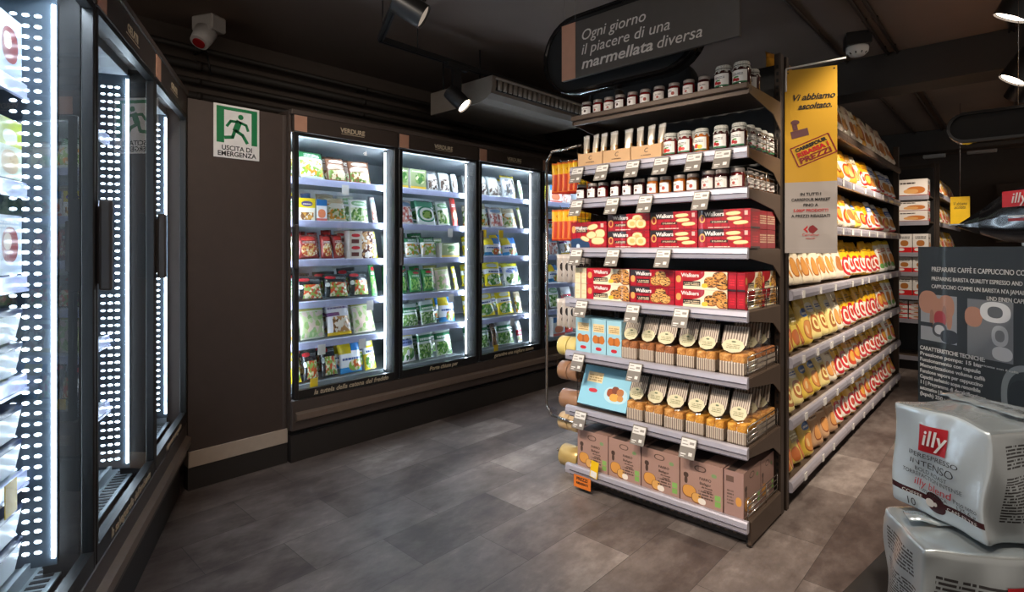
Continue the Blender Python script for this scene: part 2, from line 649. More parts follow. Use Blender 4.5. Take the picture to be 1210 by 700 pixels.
def freezer(label, loc, rotz, edges, shelves, texts_top, texts_low, reflect_dots):
    """front plane of the doors at y = 0, inside towards +y, length along x"""
    root = thing('display_freezer', label, 'freezer', loc, rotz, None)
    x0, x1 = edges[0], edges[-1]
    D = 0.78
    # body
    bm = bmesh.new()
    bm_box(bm, x0, x1, D - 0.04, D, 0.19, 2.04)
    bm_box(bm, x0, x1, 0.01, D - 0.04, 1.95, 2.04)
    bm_box(bm, x0, x1, 0.03, D - 0.04, 0.19, 0.34)
    bm_box(bm, x0 - 0.012, x0, -0.0, D, 0.19, 2.05)
    bm_box(bm, x1, x1 + 0.012, -0.0, D, 0.19, 2.05)
    obj('cabinet', bm, M['brown'], root)
    # lining
    bm = bmesh.new()
    bm_box(bm, x0 + 0.012, x1 - 0.012, D - 0.06, D - 0.041, 0.35, 1.949)
    bm_box(bm, x0 + 0.012, x1 - 0.012, 0.06, D - 0.06, 1.915, 1.949)
    bm_box(bm, x0 + 0.001, x0 + 0.012, 0.06, D - 0.06, 0.35, 1.949)
    bm_box(bm, x1 - 0.012, x1 - 0.001, 0.06, D - 0.06, 0.35, 1.949)
    obj('lining', bm, M['inner'], root)
    # lower fascia, bumper, plinth
    boxo('fascia', (x0 - 0.008, x1 + 0.008, -0.028, 0.02, 0.19, 0.362), M['brown'], root, 0.004)
    bm = bmesh.new()
    prof = [(0, 0.243), (-0.022, 0.252), (-0.022, 0.286), (0, 0.297)]
    a = [bm.verts.new((x0 + 0.012, -0.028 + p, z)) for p, z in prof]
    b = [bm.verts.new((x1 - 0.012, -0.028 + p, z)) for p, z in prof]
    for i in range(3):
        bm.faces.new((a[i], b[i], b[i + 1], a[i + 1]))
    bm.faces.new(a); bm.faces.new(list(reversed(b)))
    obj('bumper_rail', bm, M['bumper'], root)
    boxo('kick_recess', (x0, x1, 0.03, 0.06, 0.157, 0.19), M['blackmat'], root)
    boxo('plinth', (x0, x1, 0.002, D, 0.0, 0.157), M['plinth'], root)
    boxo('top_trim', (x0 - 0.01, x1 + 0.01, -0.035, 0.06, 2.022, 2.052), M['brown'], root, 0.004)
    # bottom tray with grille
    bm = bmesh.new()
    bm_box(bm, x0 + 0.014, x1 - 0.014, 0.045, 0.12, 0.37, 0.376)
    bm_box(bm, x0 + 0.014, x1 - 0.014, 0.11, 0.122, 0.376, 0.415)
    bm_box(bm, x0 + 0.014, x1 - 0.014, 0.122, 0.62, 0.395, 0.405)
    tr = obj('bottom_tray', bm, M['steel'], root)
    bm = bmesh.new()
    nx = int((x1 - x0) / 0.027)
    for i in range(nx):
        xx = x0 + 0.03 + i * (x1 - x0 - 0.06) / nx
        bm_box(bm, xx, xx + 0.013, 0.058, 0.1, 0.3765, 0.378)
    obj('grille_slots', bm, M['black'], tr)
    # shelves
    for k, z in enumerate(shelves[:-1]):
        bm = bmesh.new()
        bm_box(bm, x0 + 0.016, x1 - 0.016, 0.135, 0.60, z - 0.012, z, 0.0)
        sh = obj('shelf', bm, M['inner'], root)
        bm = bmesh.new()
        a = [(x0 + 0.016, 0.115, z - 0.036), (x1 - 0.016, 0.115, z - 0.036), (x1 - 0.016, 0.128, z + 0.006), (x0 + 0.016, 0.128, z + 0.006)]
        bm_box(bm, x0 + 0.016, x1 - 0.016, 0.117, 0.131, z - 0.034, z + 0.006, 0.003)
        bm_box(bm, x0 + 0.016, x1 - 0.016, 0.113, 0.118, z - 0.037, z - 0.030)
        obj('price_rail', bm, M['rail'], sh)
    # mullions + light strips
    nd = len(edges) - 1
    for k in range(nd):
        a, b = edges[k], edges[k + 1]
        if k > 0:
            bm = bmesh.new()
            bm_box(bm, a - (0.012 if reflect_dots else 0.022), a + (0.012 if reflect_dots else 0.022), 0.004, 0.085, 0.36, 1.94)
            obj('mullion', bm, M['blackmat'], root)
        # LED strip on the far jamb of this door, another on the near jamb
        xs = b - ((0.016 if reflect_dots else 0.024) if k < nd - 1 else 0.02)
        bm = bmesh.new()
        ly = 0.056 if reflect_dots else 0.088
        bm_box(bm, xs - 0.006, xs - 0.001, ly, ly + (0.008 if reflect_dots else 0.005), 0.42, 1.90)
        led = obj('led_strip', bm, M['led'] if reflect_dots else M['ledwall'], root)
        xs2 = a + (0.024 if k > 0 else 0.02)
        bm = bmesh.new()
        bm_box(bm, xs2 + 0.001, xs2 + 0.006, 0.088, 0.100, 0.42, 1.90)
        obj('led_strip', bm, M['led'] if reflect_dots else M['ledwall'], root)
        bm = bmesh.new()
        bm_box(bm, xs - 0.001, xs + 0.012, ly - 0.003, 0.34 if reflect_dots else 0.11, 0.40, 1.92)
        obj('light_carrier', bm, M['carrier'] if reflect_dots else M['blackmat'], root)
        if reflect_dots:  # glowing dots stand in for LED strip reflections in the door glass
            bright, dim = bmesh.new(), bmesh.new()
            cols = reflect_dots[k]
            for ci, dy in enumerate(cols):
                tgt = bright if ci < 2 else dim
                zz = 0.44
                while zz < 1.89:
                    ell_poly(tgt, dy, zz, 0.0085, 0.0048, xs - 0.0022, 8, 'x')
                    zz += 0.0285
            obj('led_reflection_dots', bright, M['reflectdot'], root)
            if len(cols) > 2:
                obj('led_reflection_dots', dim, M['reflectdim'], root)
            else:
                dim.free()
        if not reflect_dots or k == 0:  # nearest left door gets an added bar to brighten its inside
            bm = bmesh.new()
            bm_box(bm, a + 0.05, b - 0.05, 0.012, 0.034, 1.925, 1.931)
            obj('top_light', bm, M['ledwall'], root)
    # doors
    for k in range(nd):
        a, b = edges[k] + 0.004, edges[k + 1] - 0.004
        zb, zt, fw, fb = 0.368, 1.922, (0.016 if reflect_dots else 0.030), 0.050
        bm = bmesh.new()
        bm_box(bm, a, a + fw, -0.03, 0.0, zb, zt, 0.003)
        bm_box(bm, b - fw, b, -0.03, 0.0, zb, zt, 0.003)
        bm_box(bm, a + fw - 0.002, b - fw + 0.002, -0.029, -0.001, zb, zb + fb)
        bm_box(bm, a + fw - 0.002, b - fw + 0.002, -0.029, -0.001, zt - 0.018, zt)
        dr = obj('door', bm, M['black'], root)
        bm = bmesh.new()
        vs = [bm.verts.new(p) for p in ((a + fw, -0.016, zb + fb), (b - fw, -0.016, zb + fb), (b - fw, -0.016, zt - 0.018), (a + fw, -0.016, zt - 0.018))]
        bm.faces.new(vs)
        obj('glass_pane', bm, M['glass'], dr)
        bm = bmesh.new()
        bm_box(bm, a - 0.006, a + 0.014, -0.066, -0.034, 1.13, 1.385, 0.008, 3)
        bm_box(bm, a + 0.002, a + 0.012, -0.042, -0.028, 1.15, 1.365)
        obj('handle', bm, M['header'], dr, smooth=False)
        if texts_low[k]:
            text(texts_low[k], 0.040, M['cream'], dr, ((a + b) / 2 + 0.02, -0.0305, zb + 0.024), shear=0.25, bold=0.0006, width=min(0.52, 0.0165 * len(texts_low[k])))
        hd = boxo('header_panel', (a, b, -0.03, 0.01, zt + 0.003, 2.022), M['header'], root, 0.002)
        boxo('copper_square', (a + 0.002, a + 0.078, -0.0325, -0.0285, zt + 0.006, 2.018), M['copper'], hd)
        text(texts_top, 0.040, M['cream'], hd, ((a + b) / 2 + 0.02, -0.0305, 1.975), bold=0.0008)
        boxo('rule', ((a + b) / 2 - 0.06, (a + b) / 2 + 0.10, -0.0308, -0.0298, 1.953, 1.956), M['cream'], hd)
    return root


SH = [1.675, 1.415, 1.173, 0.913, 0.663, 0.405]
YE = [1.461, 2.19, 2.936, 3.702, 4.47]
FX = -3.11
freezer('long brown wall freezer with four lit glass doors of frozen vegetables', (FX, 0, 0), 90, YE, SH, 'VERDURE',
        ['la tutela della catena del freddo', 'Porte chiuse per', 'garantire una migliore tenuta', 'della temperatura'], None)
# left row: local x runs towards the corner; corner at (X0, Y0C)
LROT = 154.5
ex, ey = math.cos(R(LROT)), math.sin(R(LROT))
LL = 2.25
LO = (X0 - ex * LL - ey * 0.03, Y0C - ey * LL + ex * 0.03, 0)
LE = [0.0, 0.854, 1.551, LL - 0.02]
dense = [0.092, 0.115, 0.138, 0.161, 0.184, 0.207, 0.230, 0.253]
freezer('tall dark freezer row with LED reflections built as glowing dots beside the camera', LO, LROT, LE, SH, 'GELATI',
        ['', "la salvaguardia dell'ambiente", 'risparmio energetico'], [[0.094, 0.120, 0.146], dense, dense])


# ------------------------------------------------------------------ packaging meshes
_bags = {}


def bag_mesh(kind, seed):
    """unit bag: 1 wide (x), 1 deep (y), 1 tall (z), printed front towards -y"""
    key = (kind, seed)
    if key in _bags:
        return _bags[key]
    rnd = random.Random(seed * 7 + len(kind))
    p1, p2, p3 = rnd.uniform(0, 6), rnd.uniform(0, 6), rnd.uniform(0, 6)
    bm = bmesh.new()
    uvl = bm.loops.layers.uv.verify()
    nu, nv = 10, 14
    for side in (-1, 1):
        grid = []
        for j in range(nv + 1):
            v = j / nv
            if kind == 'pillow':
                pv = max(0.0, math.sin(math.pi * min(1, max(0, (v - 0.03) / 0.94)))) ** 0.55
                nar = 1 - 0.05 * math.sin(math.pi * v)
                sag = 0
            elif kind == 'stand':
                pv = min(1, v * 6 + 0.75) * max(0.0, 1 - v ** 1.7) ** 0.8
                nar = 1 - 0.03 * math.sin(math.pi * v)
                sag = 0
            else:  # brick: square foil pack with a folded top
                pv = min(1, v * 10 + 0.85) * (1 if v < 0.8 else max(0, (1 - v) / 0.2) ** 0.7)
                nar = 1
                sag = 0
            row = []
            for i in range(nu + 1):
                u = i / nu
                e = 1 - abs(2 * u - 1) ** (3.0 if kind != 'brick' else 12)
                pu = max(0.0, e) ** 0.6
                th = 0.5 * pv * pu
                wr = 0.06 * math.sin(8 * u + p1 + 2 * v) * math.sin(7 * v + p2) * pv * pu
                wr += 0.05 * math.sin(23 * u + p3) * math.exp(-((1 - v) * 7)) * (1 if 0 < i < nu else 0) * (0.6 if v == 1 else 1)
                wr += 0.035 * math.sin(19 * u + p1) * math.exp(-(v * 9)) * pu * (1 if kind == 'pillow' else 0)
                x = (u - 0.5) * nar
                y = side * th + (wr if side < 0 else -wr * 0.5 if v < 1 else wr)
                z = v + (0.012 * math.sin(5 * u + p2) if v > 0.9 else 0)
                row.append(bm.verts.new((x, y, z)))
            grid.append(row)
        for j in range(nv):
            for i in range(nu):
                q = [grid[j][i], grid[j][i + 1], grid[j + 1][i + 1], grid[j + 1][i]]
                uvq = [(i / nu, j / nv), ((i + 1) / nu, j / nv), ((i + 1) / nu, (j + 1) / nv), (i / nu, (j + 1) / nv)]
                if side > 0:
                    q.reverse(); uvq.reverse()
                try:
                    f = bm.faces.new(q)
                except ValueError:
                    continue
                f.smooth = True
                for lp, c in zip(f.loops, uvq):
                    lp[uvl].uv = c
    bmesh.ops.remove_doubles(bm, verts=bm.verts, dist=0.002)
    be = [e for e in bm.edges if e.is_boundary]
    if be:
        bmesh.ops.holes_fill(bm, edges=be, sides=0)
    me = bpy.data.meshes.new('bag')
    bmesh.ops.recalc_face_normals(bm, faces=bm.faces)
    bm.to_mesh(me)
    bm.free()
    _bags[key] = me
    return me


_bagm = {}


def bag(name, label, cat, mat, kind, loc, size, rotz=0.0, lean=0.0, group=None, seed=0, roll=0.0):
    """a filled bag; its own mesh data per material and shape"""
    key = (kind, seed, mat.name)
    if key not in _bagm:
        me = bag_mesh(kind, seed).copy()
        me.materials.clear()
        me.materials.append(mat)
        _bagm[key] = me
    o = put(name, _bagm[key], None, loc, (R(-lean), R(roll), R(rotz)), size)
    return tag(o, label, cat, group)


def carton(name, label, cat, loc, size, mats, rotz=0.0, group=None, lean=0.0, bev=0.0012):
    """printed box: mats = (front, end, top) with the front towards -y; origin at the base centre of the front edge"""
    wd, dp, ht = size
    bm = bmesh.new()
    fs = bm_box(bm, -wd / 2, wd / 2, 0, dp, 0, ht)
    for f, mi in zip(fs, (0, 1, 0, 1, 2, 2)):
        f.material_index = mi
    o = obj(name, bm, list(mats))
    o.location = loc
    o.rotation_euler = (R(-lean), 0, R(rotz))
    return tag(o, label, cat, group)


# ------------------------------------------------------------------ end-of-aisle shelving unit
EY = 2.31                         # front plane of the end shelves
EX0, EX1 = -1.728, -0.828         # its two ends
GY0, GY1 = 2.80, 6.02             # the long unit behind it
GXR, GXL, GXC = -0.822, -1.74, -1.28
SZ = [1.93, 1.665, 1.497, 1.247, 0.986, 0.712, 0.422, 0.119]

unit = thing('shelving_unit', 'tall dark end-of-aisle shelving unit facing the freezers, eight shelves', 'shelving', (EX0 / 2 + EX1 / 2, EY, 0), 0)
ux, uy = EX0 / 2 + EX1 / 2, EY


def ubox(name, b, m, bev=0.0, par=unit):
    return boxo(name, (b[0] - ux, b[1] - ux, b[2] - uy, b[3] - uy, b[4], b[5]), m, par, bev)


ubox('back_panel', (EX0 + 0.01, EX1 - 0.01, GY0 - 0.03, GY0 - 0.005, 0.02, 2.12), M['black'])
for sx in (EX0 + 0.0, EX1 - 0.03):
    bm = bmesh.new()
    bm_box(bm, sx - ux, sx - ux + 0.03, GY0 - 0.075 - uy, GY0 - 0.028 - uy, 0.0, 2.16, 0.003)
    ps = obj('upright_post', bm, M['post'], unit)
    bm = bmesh.new()
    for k in range(60):
        z = 0.2 + k * 0.032
        bm_box(bm, sx - ux + 0.010, sx - ux + 0.020, GY0 - 0.0765 - uy, GY0 - 0.0745 - uy, z, z + 0.016)
    obj('slots', bm, M['blackmat'], ps)
# base with feet
bm = bmesh.new()
bm_box(bm, EX0 - ux + 0.01, EX1 - ux - 0.012, 0.06, GY0 - 0.08 - uy, 0.012, 0.055)
obj('base_plinth', bm, M['black'], unit)
for sx in (EX0 - ux - 0.002, EX1 - ux - 0.014):
    bm = bmesh.new()
    bm_box(bm, sx, sx + 0.016, 0.03, GY0 - 0.075 - uy, 0.012, 0.116, 0.004)
    obj('base_side', bm, M['shelfmetal'], unit)
for fx in (EX0 + 0.02, EX1 - 0.012):
    bm = bmesh.new()
    bm_cyl(bm, (fx - ux, 0.05, 0), (fx - ux, 0.05, 0.03), 0.012, 10)
    obj('levelling_foot', bm, M['darkchrome'], unit)
bm = bmesh.new()
for k in range(22):
    bm_box(bm, EX0 - ux + 0.06 + k * 0.036, EX0 - ux + 0.074 + k * 0.036, 0.0585, 0.0605, 0.03, 0.037)
obj('vent_slots', bm, M['shelfmetal'], unit)

for k, z in enumerate(SZ):
    last = k == len(SZ) - 1
    bm = bmesh.new()
    bm_box(bm, EX0 - ux + 0.004, EX1 - ux - 0.004, 0.012, GY0 - 0.08 - uy, z - 0.014, z, 0.002)
    bm_box(bm, EX0 - ux + 0.004, EX1 - ux - 0.004, 0.014, 0.03, z - 0.042, z - 0.01)
    sh = obj('shelf', bm, M['shelfmetal'], unit)
    # rail along the front edge
    bm = bmesh.new()
    if k == 0:
        bm_box(bm, EX0 - ux, EX1 - ux, -0.006, 0.012, z - 0.022, z + 0.002, 0.003)
        obj('front_rail', bm, M['shelfmetal'], sh)
    else:
        pts = [(-0.004, z + 0.004), (-0.010, z - 0.002), (-0.014, z - 0.022), (-0.010, z - 0.042), (0.0, z - 0.045), (0.012, z - 0.04), (0.012, z + 0.004)]
        a = [bm.verts.new((EX0 - ux - (0.03 if last or k in (4, 5, 6) else 0), y, zz)) for y, zz in pts]
        b = [bm.verts.new((EX1 - ux, y, zz)) for y, zz in pts]
        n = len(pts)
        for i in range(n):
            j = (i + 1) % n
            bm.faces.new((a[i], a[j], b[j], b[i]))
        bm.faces.new(a); bm.faces.new(list(reversed(b)))
        rl = obj('price_rail', bm, M['railgrey'], sh)
        bm = bmesh.new()
        bm_box(bm, EX0 - ux, EX1 - ux - 0.002, -0.0165, -0.0125, z - 0.0235, z - 0.0195)
        bm_box(bm, EX0 - ux, EX1 - ux - 0.002, -0.0125, -0.009, z - 0.0445, z - 0.0405)
        obj('rail_lip', bm, M['raillip'], rl)
    # tapered brackets at both ends
    if not last:
        for sx in (EX0 - ux, EX1 - ux - 0.004):
            bm = bmesh.new()
            d = GY0 - 0.078 - uy
            pr = [(0.010, z - 0.004), (d, z - 0.004), (d, z - 0.135), (d - 0.05, z - 0.105), (d - 0.10, z - 0.075), (0.010, z - 0.04)]
            va = [bm.verts.new((sx, y, zz)) for y, zz in pr]
            vb = [bm.verts.new((sx + 0.004, y, zz)) for y, zz in pr]
            bm.faces.new(va); bm.faces.new(list(reversed(vb)))
            for i in range(len(pr)):
                j = (i + 1) % len(pr)
                bm.faces.new((va[i], va[j], vb[j], vb[i]))
            bm_box(bm, sx - 0.001, sx + 0.005, 0.03, 0.042, z - 0.028, z - 0.014)
            obj('bracket', bm, M['shelfmetal'], sh)
    # wire fence at the aisle end
    if k in (1, 2, 4, 5, 6, 7):
        bm = bmesh.new()
        xx = EX1 - ux - 0.008
        for i in range(4):
            zz = z + 0.018 + i * 0.022
            bm_cyl(bm, (xx, 0.02, zz), (xx, GY0 - 0.1 - uy, zz), 0.0022, 6)
        for yy in (0.02, 0.24, GY0 - 0.1 - uy):
            bm_cyl(bm, (xx, yy, z), (xx, yy, z + 0.086), 0.0018, 6)
        obj('wire_divider', bm, M['chrome'], sh)

# long unit of the aisle
gon = thing('aisle_shelving', 'long dark aisle shelving full of biscuit and rusk bags', 'shelving', (GXC, (GY0 + GY1) / 2, 0), 0)
gx, gy = GXC, (GY0 + GY1) / 2
GZ = [1.958, 1.666, 1.371, 1.04, 0.715, 0.42, 0.12]


def gbox(name, b, m, bev=0.0, par=gon):
    return boxo(name, (b[0] - gx, b[1] - gx, b[2] - gy, b[3] - gy, b[4], b[5]), m, par, bev)


gbox('back_panel', (GXC - 0.012, GXC + 0.012, GY0, GY1, 0.02, 2.12), M['black'])
gbox('base_plinth', (GXC - 0.40, GXC + 0.40, GY0 + 0.01, GY1 - 0.01, 0.0, 0.075), M['black'])
for yy in (GY0 + 0.012, GY1 - 0.03):
    gbox('end_upright', (GXR - 0.045, GXR - 0.002, yy - 0.012, yy + 0.022, 0.0, 2.16), M['post'], 0.003)
    gbox('end_frame', (GXC - 0.44, GXR - 0.045, yy - 0.008, yy + 0.004, 0.02, 2.10), M['black'])
segs = [(GY0 + 0.035, 3.94), (3.945, 4.98), (4.985, GY1 - 0.045)]
for yy in (3.942, 4.982):
    gbox('upright_post', (GXC + 0.012, GXC + 0.06, yy - 0.014, yy + 0.014, 0.05, 2.12), M['post'])
for (ya, yb) in segs:
    for k, z in enumerate(GZ):
        s = gbox('shelf', (GXC + 0.012, GXR - 0.008, ya, yb, z - 0.014, z), M['shelfmetal'])
        bm = bmesh.new()
        pts = [(0.006, z + 0.006), (0.012, z - 0.002), (0.016, z - 0.022), (0.012, z - 0.042), (0.0, z - 0.045), (-0.008, z - 0.04), (-0.008, z + 0.006)]
        X = GXR - gx
        a = [bm.verts.new((X + dx, ya - gy, zz)) for dx, zz in pts]
        b = [bm.verts.new((X + dx, yb - gy, zz)) for dx, zz in pts]
        for i in range(len(pts)):
            j = (i + 1) % len(pts)
            bm.faces.new((a[i], a[j], b[j], b[i]))
        bm.faces.new(a); bm.faces.new(list(reversed(b)))
        obj('price_rail', bm, M['railgrey'] if k else M['shelfmetal'], s)
        if k:
            rnd = random.Random(int(ya * 100) + k)
            yy = ya + rnd.uniform(0.1, 0.2)
            while yy < yb - 0.08:
                wd = rnd.choice([0.035, 0.04, 0.055])
                bm = bmesh.new()
                bm_box(bm, X + 0.0145, X + 0.0185, yy - gy, yy - gy + wd, z - 0.040, z - 0.004)
                obj('price_label', bm, M['tagwhite'], s)
                yy += rnd.uniform(0.22, 0.36)
# shelves on the freezer side of the same unit (seen only edge-on)
for (ya, yb) in segs:
    for k, z in enumerate(GZ):
        gbox('shelf', (GXL + 0.01, GXC - 0.012, ya, yb, z - 0.02, z), M['shelfmetal'])

SZ = [z + 0.0012 for z in SZ]      # where goods stand

# ------------------------------------------------------------------ jars
M['lidgrey'] = plain('jar_lid', '#938b86', 0.4, 0.2)
M['cloth'] = art('gingham_lid', '#e8e6df', [('plaid', 0, 0, 1, 1, '#3d4f46', 40)], 0.7, 0)
JAMS = {'dark': plain('dark_jam', '#3a1416', 0.15, coat=0.8), 'red': plain('red_jam', '#6d1518', 0.15, coat=0.8),
        'amber': plain('apricot_jam', '#a85c1c', 0.15, coat=0.8), 'brown': plain('chestnut_cream', '#6e4426', 0.15, coat=0.8)}
LABELS = {
    'plain': art('jar_label_plain', '#e5ded8', [('lines', .3, .55, .75, .75, '#5c5050', 3), ('ell', .5, .32, .10, .14, '#a34a3f'), ('lines', .3, .08, .7, .2, '#7a706c', 2)], 0.5, 0),
    'dots': art('jar_label_dots', '#efeae6', [('ell', .62, .40, .12, .2, '#a23a28'), ('lines', .2, .6, .55, .8, '#6d6460', 2), ('ell', .12, .7, .05, .08, '#2b2424')], 0.5, 0),
    'ring': art('jar_label_ring', '#efebe8', [('ell', .5, .42, .10, .16, '#4d2a25'), ('ell', .2, .62, .05, .08, '#221c1c'), ('lines', .3, .68, .75, .84, '#6d6460', 2)], 0.5, 0),
    'cherry': art('jar_label_cherry', '#e9e8e4', [('rect', 0, 0, 1, .12, '#1f6a44'), ('ell', .34, .32, .11, .13, '#c01c22'), ('ell', .52, .26, .11, .12, '#a01218'), ('ell', .46, .48, .14, .06, '#3f8a3a'), ('lines', .2, .62, .8, .82, '#4a4a4a', 2)], 0.5, 0),
    'straw': art('jar_label_strawberry', '#e9e8e4', [('rect', 0, 0, 1, .12, '#1f6a44'), ('ell', .40, .30, .16, .16, '#d0342a'), ('ell', .62, .28, .11, .12, '#c62a2a'), ('ell', .5, .50, .16, .05, '#3f8a3a'), ('lines', .2, .62, .8, .82, '#4a4a4a', 2)], 0.5, 0),
    'apricot': art('jar_label_apricot', '#eceae2', [('rect', 0, 0, 1, .12, '#1f6a44'), ('ell', .40, .34, .15, .16, '#d23a2a'), ('ell', .62, .28, .15, .15, '#efb62a'), ('lines', .2, .62, .8, .82, '#4a4a4a', 2)], 0.5, 0),
}
_jarp = {}


def jar(label, loc, r, h, jam, lab, lid='plain', group=None, cat='jar', name='jam_jar', turn=0.0):
    key = (round(r, 4), round(h, 4), jam, lab, lid)
    if key in _jarp:
        return clone(_jarp[key], loc, (0, 0, R(turn)), label, group)
    t = thing(name, label, cat, loc, turn, group)
    bm = bmesh.new()
    bm_lathe(bm, [(r * .86, 0), (r * .98, h * .03), (r, h * .10), (r, h * .68), (r * .94, h * .76), (r * .82, h * .80), (r * .82, h * .86)], 18)
    obj('glass_body', bm, JAMS[jam], t)
    bm = bmesh.new()
    a0 = -math.pi / 2 - 1.15
    bm_lathe(bm, [(r * 1.012, h * .12), (r * 1.012, h * .64)], 14, a0=a0, a1=a0 + 2.3)
    obj('paper_label', bm, LABELS[lab], t)
    bm = bmesh.new()
    if lid == 'plain':
        bm_lathe(bm, [(r * .90, h * .80), (r * .92, h * .81), (r * .92, h * .97), (r * .86, h), (0.0001, h)], 18)
        obj('lid', bm, M['lidgrey'], t)
    else:
        n = 20
        prof = [(r * .98, h * .70), (r * .90, h * .80), (r * .90, h * .94), (r * .80, h), (0.0001, h * 1.005)]
        bm_lathe(bm, prof, n)
        bm.verts.ensure_lookup_table()
        for i in range(n):
            v = bm.verts[i]
            k = 1.0 + 0.12 * math.sin(i * 2.2)
            v.co.x *= k; v.co.y *= k; v.co.z += h * 0.03 * math.cos(i * 2.2)
        o = obj('cloth_cover', bm, M['cloth'], t)
        bm = bmesh.new()
        bm_lathe(bm, [(r * .905, h * .83), (r * .93, h * .835), (r * .93, h * .85), (r * .905, h * .855)], 16)
        obj('elastic_band', bm, M['ink'], o)
    _jarp[key] = t
    return t


# top shelf
JX1 = [693.6, 707.0, 720.0, 733.2, 747.8, 762.7, 779.0, 796.7, 814.2, 832.2]
lab_cycle = ['ring', 'plain', 'plain', 'ring', 'ring', 'dots', 'plain', 'dots', 'plain', 'plain']
for i, px in enumerate(JX1):
    p = onY(px, 100, EY + 0.05)
    jar(f'small dark grey-lidded jam jar, topmost shelf, {ORD[i]} from its freezer end', (p.x, p.y, SZ[0]), 0.027, 0.074, 'red' if i % 3 else 'dark', lab_cycle[i], 'plain', 'jam jars on the topmost shelf', turn=random.Random(i).uniform(-14, 14))
for i, px in enumerate([855.0, 876.5]):
    p = onY(px, 90, EY + 0.065)
    jar(('taller cloth-covered cherry jam jar on the topmost shelf beside the plain-lidded jars', 'taller cloth-covered cherry jam jar at the sign end of the topmost shelf')[i], (p.x, p.y, SZ[0]), 0.037, 0.105, 'dark', 'cherry', 'cloth', 'cloth-covered jars', turn=-12)
jar('cloth-covered jar standing behind the two cherry jars on the topmost shelf', (-0.885, EY + 0.20, SZ[0]), 0.036, 0.105, 'dark', 'straw', 'cloth', 'cloth-covered jars', turn=-12)

# second shelf: display cartons with packets, then cloth-covered jars
M['packet'] = art('foil_packet', '#cfc8bb', [('rect', 0, 0, 1, .55, '#b98b58'), ('ell', .5, .42, .3, .16, '#e6d9c0'), ('rect', .0, .88, 1, 1, '#e8e6e2'), ('ell', .5, .25, .25, .14, '#d9b27a')], 0.25, 0.4, 0.35)
CART = [(682.3, 711.2, 3), (711.8, 744.2, 2), (744.9, 781.0, 3)]
for i, (pa, pb, n) in enumerate(CART):
    a, b = onY(pa, 190, EY + 0.012), onY(pb, 190, EY + 0.012)
    wd, xc = b.x - a.x - 0.002, (a.x + b.x) / 2
    t = thing('display_carton', f'open kraft display carton holding foil packets, {ORD[i]} from the hanging orange bags', 'carton', (xc, EY + 0.016, SZ[1]), 0, 'kraft display cartons')
    bm = bmesh.new()
    dp = 0.16
    bm_box(bm, -wd / 2, wd / 2, 0, 0.003, 0, 0.068)
    bm_box(bm, -wd / 2, wd / 2, dp - 0.003, dp, 0, 0.10)
    for sx in (-1, 1):
        bm_box(bm, sx * wd / 2 - (0.003 if sx > 0 else 0), sx * wd / 2 + (0.003 if sx < 0 else 0), 0.003, dp - 0.003, 0, 0.075)
    bm_box(bm, -wd / 2 + .003, wd / 2 - .003, 0.003, dp - 0.003, 0, 0.003)
    obj('box', bm, M['kraft'], t)
    text('C', 0.030, M['shelfmetal'], t, (0, -0.0008, 0.043), shear=0.2)
    text('LA FAVORITA', 0.0085, M['shelfmetal'], t, (0, -0.0008, 0.021))
    for j in range(n):
        xx = -wd / 2 + wd * (j + 0.5) / n
        bag('foil_packet', f'slim silver and tan foil packet, {ORD[j]} in the {ORD[i]} kraft carton', 'packet', M['packet'], 'pillow',
            (xc + xx - 0.001, EY + 0.058, SZ[1] + 0.007), (min(0.044, wd / n * .72), 0.024, 0.165), random.Random(i * 5 + j).uniform(-8, 8), 5, 'foil packets in kraft cartons', j % 3, roll=(-2, 1, 2)[j])
for j in range(3):
    p = onY(796 + j * 6, 160, EY + 0.19)
    bag('foil_packet', f'silver foil packet behind the strawberry jars, {ORD[j]} from the kraft cartons', 'packet', M['packet'], 'pillow',
        (p.x + .02 * j, EY + 0.22, SZ[1] + 0.001), (0.042, 0.028, 0.15), 5 * j, 4, 'foil packets behind jars', j)
JX2 = [(791.9, 'straw', 'red'), (809.4, 'straw', 'red'), (829.0, 'apricot', 'amber'), (851.8, 'cherry', 'dark'), (873.0, 'cherry', 'dark')]
nm2 = ['cloth-covered strawberry jam jar next to the kraft cartons on the second shelf', 'cloth-covered strawberry jam jar beside the apricot jam on the second shelf', 'amber apricot jam jar with gingham cover on the second shelf',
       'cloth-covered cherry jam jar right of the apricot jam on the second shelf', 'cloth-covered cherry jam jar at the wire divider of the second shelf']
for i, (px, lb, jm) in enumerate(JX2):
    p = onY(px, 160, EY + 0.055)
    jar(nm2[i], (p.x + (0.003 if i == 0 else 0.002), p.y, SZ[1]), 0.0325, 0.112, jm, lb, 'cloth', 'cloth-covered jars', turn=-10)
for j in range(4):
    jar(f'cloth-covered jar in the side row on the second shelf, {ORD[j]} behind the front one', (EX1 - 0.052, EY + 0.055 + 0.078 * (j + 1), SZ[1]), 0.036, 0.112, 'dark', 'cherry', 'cloth', 'cloth-covered jars', turn=35)

